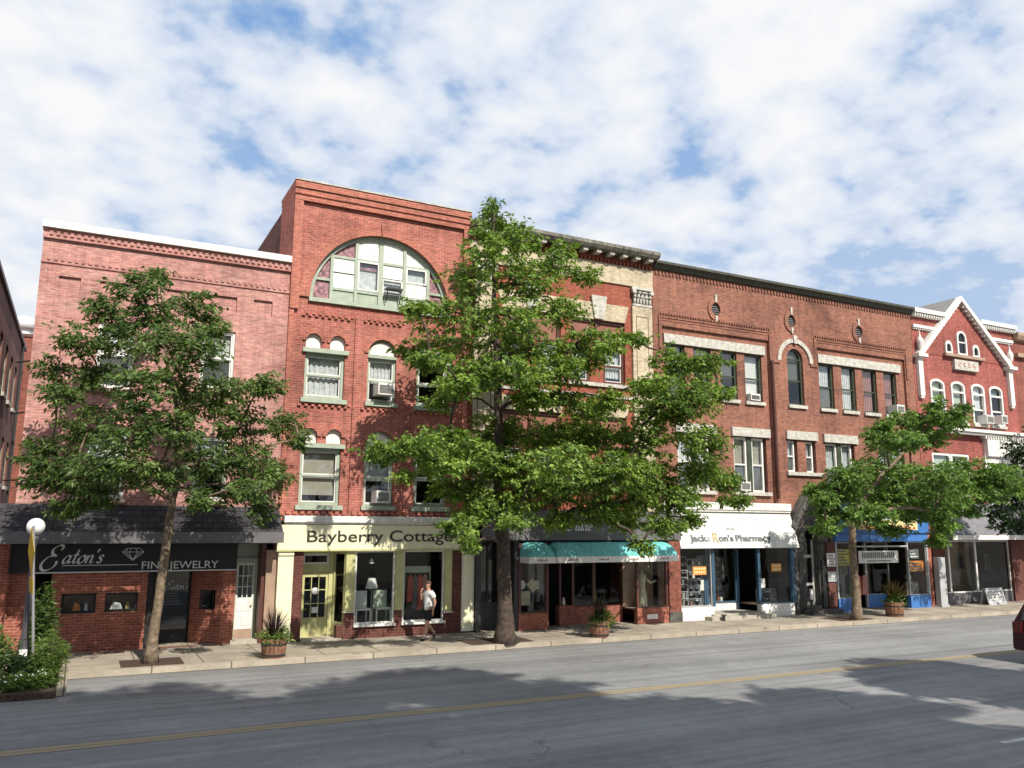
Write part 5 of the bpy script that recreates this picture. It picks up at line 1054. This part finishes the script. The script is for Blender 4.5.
def shrub(x, y, r, h, label, n, rs, mat='leafshrub', ln=.1, wd=.035, name='shrub'):
    t = thing(name, (x, y, zb), label, 'shrub'); q = MB(); g = np.random.default_rng(rs)
    for k in range(9): a = g.uniform(0, 6.28); q.tube([(0,0,0),(r*.3*math.cos(a),r*.3*math.sin(a),h*.5),(r*.6*math.cos(a),r*.6*math.sin(a),h*.85)], [.015,.01,.005], 4)
    q.build('stem', M['bark'], t, local=True); bush('foliage', M[mat], t, (0,0,h*.55), (r,r,h*.52), n, rs, ln, wd); return t
shrub(-.34, 20.9, .36, .95, 'rounded bright green feathery shrub at the kerb corner of the planting bed', 2600, 51, ln=.12, wd=.018)
shrub(-1.35, 21.2, .45, 1.0, 'loose green bushy plant at the left end of the planting bed', 1100, 52, 'leaf1', ln=.13, wd=.04)
shrub(-.58, 22.5, .26, 1.75, 'tall narrow leafy shrub beside the lamp post, against the shop wall', 1500, 53, 'leaf1', .16, .06)
shrub(-.85, 20.9, .32, .6, 'low dark green clump at the foot of the sign pole', 1000, 54, 'leafd', .12, .04)
shrub(-1.9, 21.9, .5, 1.7, 'taller green bush at the left picture edge behind the loose green plant', 1200, 55, 'leaf1', .15, .05)
for x, y, r, rs, lb in ((-.95,20.25,.26,61,'clump of small white flowers at the front left of the planting bed'),(-.42,20.35,.24,62,'clump of small white flowers just left of the white kerb corner'),(-1.45,20.4,.25,63,'clump of white flowers at the left picture edge of the planting bed')):
    t = thing('flower_clump', (x,y,zb), lb, 'flowers', 'white flower clumps in the planting bed'); bush('foliage', M['leafshrub'], t, (0,0,.14), (r*1.2,r*1.1,.18), 900, rs, .09, .03)
    q = MB(); g = np.random.default_rng(rs+1)
    for k in range(14): a = g.uniform(0, 6.28); rr = r*1.15*math.sqrt(g.uniform(0,1)); q.ball((rr*math.cos(a), rr*math.sin(a), .27+.09*g.uniform(0,1)-.25*(rr/r)**2*.3), .013+.01*g.uniform(0,1), 5, 3)
    q.build('blossom', M['flower'], t, local=True)
t = thing('flower_clump', (-.45,22.35,zb), 'low orange flowers below the tall narrow shrub', 'flowers'); bush('foliage', M['leafcanna'], t, (0,0,.25), (.4,.3,.28), 500, 71, .1, .05)
t = thing('flower_clump', (.0-.25,21.75,zb), 'pale yellow green grass tuft between the round shrub and the shop wall', 'plant'); blades('blade', M['leafshrub'], 130, .8, .45, 72, t, .012)

# ================================================================== street furniture
t = thing('street_lamp', (-.86,21.75,zb), 'street lamp with white globe on a dark grey post in the planting bed', 'street lamp')
MB().lathe(-.86,21.75,[(.17,zb),(.17,zb+.12),(.13,zb+.2),(.11,zb+.75),(.075,zb+.9),(.06,zb+1.6),(.05,zb+2.84),(.075,zb+2.9),(.1,zb+2.99),(.09,zb+3.06)],16).build('post', M['lampiron'], t, smooth=True)
MB().ball((-.86,21.75,3.4),(.19,.19,.19),20,14).build('globe', M['globe'], t, smooth=True); MB().box(-.94,-.78,21.62,21.64,zb+.48,zb+.62).build('sticker', M['white'], t)
t = thing('warning_sign', (-.6,21.2,zb), 'yellow diamond warning sign seen edge on, on a thin leaning silver pole', 'road sign')
pt = lambda z: (-.6-.19*(z-zb)/2.2, 21.2, z)
MB().tube([pt(zb), pt(3.42)], .03, 8).build('pole', M['steel'], t)
ca, sa = math.cos(R(9)), math.sin(R(9))
def edge_plate(poly, m, nm, zc, th=.006, par=None):
    b = MB().prism(poly, -.045, -.045+th, 'x').xform(lambda p: (pt(zc)[0]+.1*0+p[0]*ca-p[1]*sa-.0-.19*(p[2])/2.2, 21.2+p[0]*sa+p[1]*ca, zc+p[2])); return b.build(nm, m, par or t)
dmd = edge_plate([(0,-.54),(.54,0),(0,.54),(-.54,0)], M['signyel'], 'diamond_plate', 2.87)
edge_plate([(0,-.5),(.5,0),(0,.5),(-.5,0),(0,-.5+.0001),(-.47,0),(0,.47),(.47,0)][:4], M['letblk'], 'black_border', 2.87, .003, dmd) if False else None
edge_plate([(-.3,-.17),(.3,-.17),(.3,.17),(-.3,.17)], M['signyel'], 'small_plate', 2.15)
b = MB().box(21.0-20.93-.07,.0+.04,0,.04,0,.0+.04)

# ================================================================== things in the shop windows and on the pavement
t = thing('floor_lamp', (8.2,25.4,ZS+.4), 'standing lamp with white shade and thin stem in the left window of the yellow shop', 'lamp')
MB().lathe(8.2,25.4,[(.14,.535),(.14,.56),(.015,.58),(.015,1.62)],12).build('stem', M['postgrey'], t); MB().lathe(8.2,25.4,[(.2,1.55),(.11,1.86),(.105,1.86),(.19,1.55)],16).build('lamp_shade', M['white'], t)
def chair(x, y, z, label, m):
    t = thing('chair', (x,y,z), label, 'chair'); s = .22
    MB().box(-s,s,-s,s,.4,.45).build('seat', m, t, local=True); MB().box(-s,s,s-.04,s,.45,.95).build('backrest', m, t, local=True)
    for sx in (-1,1):
        for sy in (-1,1): MB().box(sx*s-.02,sx*s+.02,sy*s-.02,sy*s+.02,0,.4).build('leg', m, t, local=True)
chair(7.85,25.25,.535,'white cushioned chair at the left side of the yellow shop window', M['offwhite']); chair(8.5,25.3,.535,'pale painted chair right of the standing lamp in the yellow shop', M['blindgreen'])
t = thing('clothes_rack', (9.6,25.4,.535), 'tall stand of red and grey clothes in the right window of the yellow shop', 'clothes rack')
MB().box(9.24,9.28,25.38,25.42,.535,2.2).box(10.1,10.14,25.38,25.42,.535,2.2).box(9.28,10.1,25.38,25.42,2.0,2.2).build('frame', M['blindgreen'], t)
for i, (x, m, l) in enumerate(((9.45,'letred',.8),(9.62,'screen',1.0),(9.78,'letred',1.05),(9.95,'curtred',.9))): MB().prism([(x-.1,1.9-l),(x+.1,1.9-l),(x+.075,1.85),(x,1.95),(x-.075,1.85)], 25.36, 25.44).build('garment', M[m], t)
t = thing('hanging_lamp', (8.1,25.2,2.3), 'small hanging lamp at the top of the left window of the yellow shop', 'lamp'); MB().tube([(8.1,25.2,2.7),(8.1,25.2,2.45)], .008, 5).build('cord', M['iron'], t); MB().lathe(8.1,25.2,[(.09,2.32),(.03,2.46)],12).build('shade', M['offwhite'], t)
# mannequin and cards in the teal shop
t = thing('mannequin', (18.05,24.95,.665), 'headless mannequin in a long cream dress with outstretched arm behind the right shop glass', 'mannequin')
MB().lathe(18.05,24.95,[(.2,.68),(.19,1.0),(.12,1.35),(.16,1.62),(.17,1.75),(.07,1.85),(.05,1.95)],16).build('dress', M['dress'], t, smooth=True); MB().tube([(18.15,24.95,1.72),(18.4,24.9,1.5),(18.62,24.85,1.58)], [.06,.05,.04], 8).build('sleeve', M['dress'], t, smooth=True)
for x0, x1, z0, z1, lb, m in ((13.0,13.5,.9,1.35,'wide cream card standing low in the left window beside the tree trunk','dress'),(13.05,13.3,1.4,1.72,'small round white display piece in the left window beside the tree trunk','offwhite'),(13.45,13.75,1.35,1.72,'tilted cream card in the left window beside the tree trunk','dress')):
    b = MB().box(x0,x1,24.9,24.93,z0,z1); c0 = ((x0+x1)/2,(z0+z1)/2)
    if 'tilted' in lb: b.xform(lambda p: (c0[0]+(p[0]-c0[0])*.75-(p[2]-c0[1])*.66, p[1], c0[1]+(p[0]-c0[0])*.66+(p[2]-c0[1])*.75))
    if 'round' in lb: b = MB().lathe((x0+x1)/2,(z0+z1)/2,[(.15,24.93),(.15,24.9)],16,'y')
    tag(b.build('display_card', M[m]), lb, 'display card')
tag(MB().lathe(15.05,25.35,[(.05,.805),(.07,.9),(.035,1.0),(.04,1.06)],10).build('white_vase', M['white']), 'little white vase on the low brick pillar in the recessed shop entrance', 'vase')
# racks and posters of the pharmacy
def rack(x, y, z, w, h, label, rs):
    t = thing('display_rack', (x,y,z), label, 'display rack', 'racks of goods in the pharmacy windows'); g = np.random.default_rng(rs)
    b = MB().box(-w/2,-w/2+.03,-.02,.02,0,h).box(w/2-.03,w/2,-.02,.02,0,h).box(-w/2,w/2,.1,.12,0,h)
    for k in range(7): b.box(-w/2+.03,w/2-.03,-.1,.1,h*k/7,h*k/7+.02)
    b.build('frame', M['postgrey'], t, local=True)
    for mm in ('offwhite','goods','panelred','letgrey','greyawn'):
        q = MB()
        for k in range(7):
            for i in range(int(w/.14)):
                if g.uniform() < .3: xx = -w/2+.06+i*.14; q.box(xx, xx+.1, -.09, -.02, h*k/7+.022, h*k/7+.022+h/7*g.uniform(.4,.8))
        if q.v: q.build('packet', M[mm], t, local=True)
rack(19.9,25.2,.605,.75,1.8,'crowded rack of white packets at the far left of the pharmacy window',81); rack(20.6,25.2,.605,.6,1.7,'rack of packets beside the first slate blue post of the pharmacy',82)
rack(22.0,26.3,.3,.7,2.0,'tall rack of cards inside the pharmacy entrance, left one',83); rack(22.8,26.4,.3,.6,2.0,'tall rack of cards inside the pharmacy entrance, right one',84); rack(24.3,25.3,.605,.9,.5,'low rack of small bottles in the right pharmacy window',85)
for x, z, lb in ((20.15,1.75,'orange poster with pale letter bars in the left pharmacy window'),(24.0,1.8,'smaller orange poster in the right pharmacy window')):
    w_ = .42 if x < 21 else .34; s = MB().box(x,x+w_*1.5,24.66,24.67,z,z+.3).build('window_poster', M['poster_orange']); tag(s, lb, 'poster'); q = MB()
    for k in (0,1):
        for i in range(5): q.box(x+.05+.11*i*w_/.42, x+.12+.11*i*w_/.42, 24.652, 24.657, z+.05+.13*k, z+.13+.13*k)
    q.build('lettering', M['lettyel'], s)
tag(MB().box(23.42,23.62,24.64,24.648,1.2,1.55).build('paper_notice', M['offwhite']), 'white paper notice beside the second slate blue post of the pharmacy', 'notice')
tag(MB().box(21.24,21.43,25.6,25.609,1.1,1.5).build('paper_notice', M['offwhite']), 'white paper notice on the pharmacy door', 'notice')
# goods of the blue shop
t = thing('safety_vest', (29.0,25.1,ZS), 'neon yellow vest on a dress stand at the entrance of the blue shop', 'vest'); MB().prism([(28.82,.62),(29.18,.62),(29.2,1.05),(29.1,1.2),(29.0,1.1),(28.9,1.2),(28.8,1.05)], 25.05, 25.2).build('vest', M['neon'], t); MB().lathe(29.0,25.12,[(.16,ZS+.003),(.16,ZS+.03),(.02,ZS+.05),(.02,.7)],10).build('stand', M['iron'], t)
tag(MB().box(32.0,32.75,24.9,25.0,.655,1.2).box(32.05,32.3,24.9,25.0,1.203,1.5).build('goods_box', M['goods']), 'stack of mixed boxes in the right window of the blue shop', 'boxes')
for x, m, lb in ((29.5,'letred','red clothes hanging in the blue shop entrance, nearest the neon vest'),(29.9,'curtred','dull pink clothes hanging in the middle of the blue shop entrance'),(27.9,'goods','mixed clothes hanging in the left window of the blue shop')): tag(MB().prism([(x-.18,.7),(x+.18,.7),(x+.14,1.45),(x,1.55),(x-.14,1.45)],25.3,25.4).build('garment', M[m]), lb, 'clothes')
tag(MB().box(21.0,21.08,24.05,24.13,ZS,.32).box(20.97,21.11,24.02,24.16,.323,.36).build('standpipe', M['iron']), 'short dark standpipe on the pavement at the pharmacy step', 'standpipe')
t = thing('railing_post', (25.45,24.1,ZS), 'white topped post standing by the stone doorway', 'post'); MB().box(25.41,25.49,24.06,24.14,ZS,.75).build('post', M['iron'], t); MB().box(25.36,25.54,24.02,24.08,.753,1.15).build('white_plate', M['white'], t)

# ================================================================== the car leaving the frame
t = thing('parked_car', (24.75,13.4,0), 'dark maroon car on the near lane, cut off by the right edge', 'car')
prof = [(-2.25,.32),(-2.3,.55),(-2.28,.95),(-2.2,1.05),(-1.9,1.6),(-1.4,1.68),(.2,1.66),(1.0,1.08),(2.1,.95),(2.3,.7),(2.28,.32)]
b = MB(); n = len(prof)
ys_ = [(-.95,.0),(-.9,.0),(.9,0),(.95,0)]
def carpt(p, s): w = .93 if p[1] < 1.1 else .93-.22*(p[1]-1.1)/.58; return (p[0], s*w, p[1])
b.add([carpt(p,-1) for p in prof] + [carpt(p,1) for p in prof], [(i, (i+1) % n, (i+1) % n+n, i+n) for i in range(n)]); tt = tessellate_polygon([[Vector((p[0],p[1],0)) for p in prof]])
o = len(b.v); b.add([carpt(p,-1) for p in prof], [tuple(q) for q in tt]); b.add([carpt(p,1) for p in prof], [tuple(q) for q in tt]); body = b.build('body', M['maroon'], t, local=True)
for s in (-1,1):
    q = MB(); q.prism([(-1.8,1.12),(-1.62,1.55),(.1,1.57),(.75,1.12)], s*.955-.01, s*.955+.01) ; q.xform(lambda p: (p[0], p[1]-s*.22*max(0,p[2]-1.1)/.58*.95, p[2])); q.build('side_window', M['carglass'], t, local=True)
    MB().box(-2.33,-2.2,s*.78-.12,s*.78+.12,.78,1.05).build('tail_light', M['tail'], t, local=True); MB().box(2.2,2.33,s*.7-.15,s*.7+.15,.68,.84).build('headlight', M['globe'], t, local=True)
    for x in (-1.4,1.4):
        w = MB().lathe(x, .34, [(.2,s*.72),(.33,s*.74),(.34,s*.8),(.34,s*.94),(.31,s*.965),(.2,s*.965)], 24, 'y').build('wheel', M['tyre'], t, local=True); MB().lathe(x, .34, [(.2,s*.955),(.2,s*.97),(.05,s*.985)], 16, 'y').build('rim', M['chrome'], w, local=True)
q = MB().prism([(-2.235,1.1),(-1.94,1.55),(-1.955,1.56),(-2.25,1.11)], -.7, .7); q.xform(lambda p: p); q.build('rear_window', M['carglass'], t, local=True)
MB().box(-2.36,-2.2,-.9,.9,.36,.6).build('bumper', M['maroon'], t, local=True); MB().box(-2.37,-2.363,-.26,.26,.45,.57).build('number_plate', M['white'], t, local=True)
CAR = t

# ================================================================== the walking man
def skin_mesh(name, verts, edges, radii, root, mat, parent, sub=2):
    me = bpy.data.meshes.new(name); me.from_pydata(verts, edges, []); ob = bpy.data.objects.new(name, me); COL.objects.link(ob)
    md = ob.modifiers.new('s', 'SKIN'); md.use_smooth_shade = True
    for i, v in enumerate(me.skin_vertices[0].data): r = radii[i]; v.radius = r if hasattr(r, '__len__') else (r, r); v.use_root = (i == root)
    sd = ob.modifiers.new('d', 'SUBSURF'); sd.levels = sub; sd.render_levels = sub
    dg = bpy.context.evaluated_depsgraph_get(); m2 = bpy.data.meshes.new_from_object(ob.evaluated_get(dg)); bpy.data.objects.remove(ob); m2.name = name
    m2.materials.clear(); m2.materials.append(mat); m2.polygons.foreach_set('use_smooth', [True]*len(m2.polygons)); m2.polygons.foreach_set('material_index', [0]*len(m2.polygons))
    o2 = bpy.data.objects.new(name, m2); COL.objects.link(o2); o2.parent = parent; return o2
t = thing('person', (9.46,23.75,ZS), 'man in white T-shirt and black shorts walking past the yellow shop, hand raised', 'person', rotz=R(12))
V = []; E2 = []; Rd = []
def jt(p, r, par=None):
    V.append(p); Rd.append(r)
    if par is not None: E2.append((par, len(V)-1))
    return len(V)-1
pel = jt((0,0,.90),(.13,.105)); ab = jt((-.01,0,1.05),(.125,.1),pel); ch = jt((-.02,0,1.25),(.15,.11),ab); nk0 = jt((-.025,0,1.40),(.07,.065),ch); nk = jt((-.04,0,1.46),.052,nk0); jaw = jt((-.065,0,1.53),(.062,.07),nk); hd = jt((-.055,0,1.60),(.078,.088),jaw); cr = jt((-.05,0,1.665),(.06,.068),hd)
def hand(par, w, d, up, s):
    d = Vector(d).normalized(); up = Vector(up).normalized(); sd = d.cross(up)*s; w = Vector(w)
    pm = jt(tuple(w + d*.05),(.03,.018),par)
    for k, (o, l) in enumerate(((-.03,.06),(-.01,.072),(.01,.068),(.03,.052))):
        a = w + d*.085 + sd*o; b1 = a + d*l*.5 + up*-.006; c = a + d*l*.85 - up*.03
        i = jt(tuple(a),.0095,pm); j = jt(tuple(b1),.009,i); jt(tuple(c),.007,j)
    a = w + d*.035 - sd*.035; i = jt(tuple(a),.012,pm); jt(tuple(a + d*.035 - sd*.02 - up*.01),.009,i)
for s in (-1, 1):
    sh = jt((-.02,s*.17,1.365),.055,nk0)
    if s < 0:
        el = jt((.06,s*.23,1.10),.04,sh); wr = jt((-.02,s*.235,.86),.027,el); hand(wr, (-.02,s*.235,.85), (-.12,0,-1), (-1,0,.1), 1)
    else:
        el = jt((-.12,s*.24,1.13),.04,sh); wr = jt((-.22,s*.13,1.36),.027,el); hand(wr, (-.222,s*.125,1.37), (.25,-.25,1), (-1,.2,.2), -1)
    hp = jt((0,s*.085,.84),.085,pel)
    if s < 0: kn = jt((-.13,s*.1,.47),.057,hp); cf = jt((-.15,s*.1,.33),.056,kn); an = jt((-.2,s*.1,.09),.036,cf); jt((-.33,s*.11,.03),.032,an)
    else: kn = jt((.02,s*.1,.46),.057,hp); cf = jt((.12,s*.1,.36),.055,kn); an = jt((.28,s*.1,.17),.036,cf); jt((.25,s*.11,.03),.03,an)
body = skin_mesh('body', V, E2, Rd, 0, M['skin'], t)
skin_mesh('t_shirt', [(-.01,0,.86),(-.01,0,1.05),(-.02,0,1.25),(-.025,0,1.37),(-.02,-.17,1.37),(-.02,.17,1.37),(.03,-.22,1.2),(-.075,.225,1.23),(-.03,0,1.42)], [(0,1),(1,2),(2,3),(3,4),(3,5),(4,6),(5,7),(3,8)], [(.17,.14),(.165,.14),(.185,.145),(.12,.11),.088,.088,.075,.075,(.085,.08)], 1, M['tshirt'], t)
skin_mesh('shorts', [(0,0,.92),(0,-.09,.83),(0,.09,.83),(-.11,-.1,.55),(.02,.1,.55)], [(0,1),(0,2),(1,3),(2,4)], [(.155,.13),.115,.115,.1,.1], 0, M['shorts'], t)
skin_mesh('shoe', [(-.195,-.1,.06),(-.26,-.105,.045),(-.36,-.11,.04)], [(0,1),(1,2)], [.05,.047,.042], 0, M['shorts'], t); skin_mesh('shoe', [(.285,.1,.14),(.27,.105,.08),(.235,.11,.02+.02)], [(0,1),(1,2)], [.05,.047,.04], 0, M['shorts'], t)
skin_mesh('sock', [(-.2,-.1,.1),(-.19,-.1,.19)], [(0,1)], [.043,.045], 0, M['tshirt'], t); skin_mesh('sock', [(.275,.1,.18),(.24,.1,.25)], [(0,1)], [.043,.046], 0, M['tshirt'], t)
MB().ball((-.04,0,1.635),(.09,.084,.083),14,10).xform(lambda p: (p[0] if p[2] > 1.62 else max(p[0], -.05), p[1], max(p[2], 1.575))).build('hair', M['hair'], t, local=True, smooth=True)
MB().add([(-.125,-.012,1.575),(-.125,.012,1.575),(-.16,0,1.58),(-.125,0,1.615)],[(0,1,2),(0,2,3),(2,1,3),(0,3,1)]).build('nose', M['skin'], t, local=True)
for s in (-1,1): MB().ball((-.128,s*.03,1.608),.011,8,6).build('eye', M['letblk'], t, local=True); MB().ball((-.05,s*.086,1.59),(.02,.01,.03),8,6).build('ear', M['skin'], t, local=True)
MB().box(-.137,-.128,-.022,.022,1.535,1.543).build('mouth', M['marble'], t, local=True)

# ================================================================== light, sky, camera
EL, AZ = R(45), R(8)               # the sun stands behind the viewer, a little to the right
to_sun = Vector((math.sin(AZ)*math.cos(EL), -math.cos(AZ)*math.cos(EL), math.sin(EL)))
l = bpy.data.lights.new('sun', 'SUN'); l.energy = 4.6; l.angle = R(.53); l.color = (1, .93, .82)
lo = bpy.data.objects.new('sun', l); COL.objects.link(lo); lo.rotation_euler = (-to_sun).to_track_quat('-Z', 'Y').to_euler(); lo.location = to_sun*60
W = bpy.data.worlds.new('World'); sc.world = W; W.use_nodes = True; nt = W.node_tree; nt.nodes.clear()
out = N(nt, 'ShaderNodeOutputWorld'); bg = N(nt, 'ShaderNodeBackground'); bg.inputs['Strength'].default_value = 0.1
sk = N(nt, 'ShaderNodeTexSky', sky_type='NISHITA'); sk.sun_disc = False; sk.sun_elevation = EL; sk.sun_rotation = math.pi - AZ; sk.air_density = 1.0; sk.dust_density = .6; sk.ozone_density = 1.6
tc = N(nt, 'ShaderNodeTexCoord'); sx = N(nt, 'ShaderNodeSeparateXYZ'); nt.links.new(tc.outputs['Generated'], sx.inputs[0])
zc = N(nt, 'ShaderNodeMath', operation='MAXIMUM'); nt.links.new(sx.outputs['Z'], zc.inputs[0]); zc.inputs[1].default_value = .015
za = N(nt, 'ShaderNodeMath', operation='ADD'); nt.links.new(zc.outputs[0], za.inputs[0]); za.inputs[1].default_value = .30
dv = N(nt, 'ShaderNodeVectorMath', operation='SCALE'); iv = N(nt, 'ShaderNodeMath', operation='DIVIDE'); iv.inputs[0].default_value = 1; nt.links.new(za.outputs[0], iv.inputs[1])
nt.links.new(tc.outputs['Generated'], dv.inputs[0]); nt.links.new(iv.outputs[0], dv.inputs['Scale'])
def wn_(scale, off, detail=8, rough=.55, dist=0):
    mp = N(nt, 'ShaderNodeMapping'); mp.inputs['Location'].default_value = off; mp.inputs['Scale'].default_value = (1, 1, .0); nt.links.new(dv.outputs[0], mp.inputs['Vector'])
    n = N(nt, 'ShaderNodeTexNoise'); n.inputs['Scale'].default_value = scale; n.inputs['Detail'].default_value = detail; n.inputs['Roughness'].default_value = rough; n.inputs['Distortion'].default_value = dist
    nt.links.new(mp.outputs[0], n.inputs['Vector']); return n.outputs['Fac']
def madd(a, k, c):
    m = N(nt, 'ShaderNodeMath', operation='MULTIPLY_ADD'); nt.links.new(a, m.inputs[0]); m.inputs[1].default_value = k
    if hasattr(c, 'is_linked'): nt.links.new(c, m.inputs[2])
    else: m.inputs[2].default_value = c
    return m.outputs[0]
big = wn_(1.2, (3.1,1.7,0), 4, .5); puff = wn_(9.5, (0.4,2.2,0), 7, .52, 0); mid = wn_(3.6, (1.4,5.2,0), 5, .48)
dens = madd(puff, .60, madd(mid, .55, madd(big, .45, madd(sx.outputs['Z'], -.09, -.195))))
mask = rampv(nt, dens, [(.40,.08),(.455,.5),(.51,.88),(.58,1)])
low = rampv(nt, sx.outputs['Z'], [(.10,.82),(.30,.62),(.50,.05)])       # thin veil towards the horizon
mask = mixc(nt, 'LIGHTEN', 1, mask, low)
lum = rampv(nt, madd(puff, .5, madd(mid, .6, madd(big, .45, -.30))), [(.36,(4.2,5.0,6.2)),(.46,(5.6,6.1,6.9)),(.60,(7.1,7.1,7.2))])
blue = mixc(nt, 'MIX', .65, sk.outputs['Color'], (1.5,3.3,6.4))
col = mixc(nt, 'MIX', mask, blue, lum)

nt.links.new(col, bg.inputs['Color']); nt.links.new(bg.outputs[0], out.inputs['Surface'])
cam = bpy.data.cameras.new('camera'); co = bpy.data.objects.new('camera', cam); COL.objects.link(co); sc.camera = co
cam.sensor_width = 36; cam.lens = 830.0/1024*36; cam.clip_end = 3000; cam.clip_start = .05
r_ = Vector((.88925818,-.45735779,.00661388)); u_ = Vector((-.0825709,-.14629018,.98578965)); f_ = Vector((.44989103,.87716762,.16785419))
co.matrix_world = Matrix(((r_.x,u_.x,-f_.x,0),(r_.y,u_.y,-f_.y,0),(r_.z,u_.z,-f_.z,3.5),(0,0,0,1)))
vs_ = sc.view_settings; vs_.view_transform = 'Standard'; vs_.look = 'None'; vs_.gamma = 1; vs_.use_curve_mapping = False; vs_.exposure = 0.42
sc.cycles.max_bounces = 8; sc.cycles.transparent_max_bounces = 12; sc.cycles.diffuse_bounces = 3; sc.cycles.glossy_bounces = 3; sc.cycles.use_denoising = True
sc.cycles.sample_clamp_indirect = 6
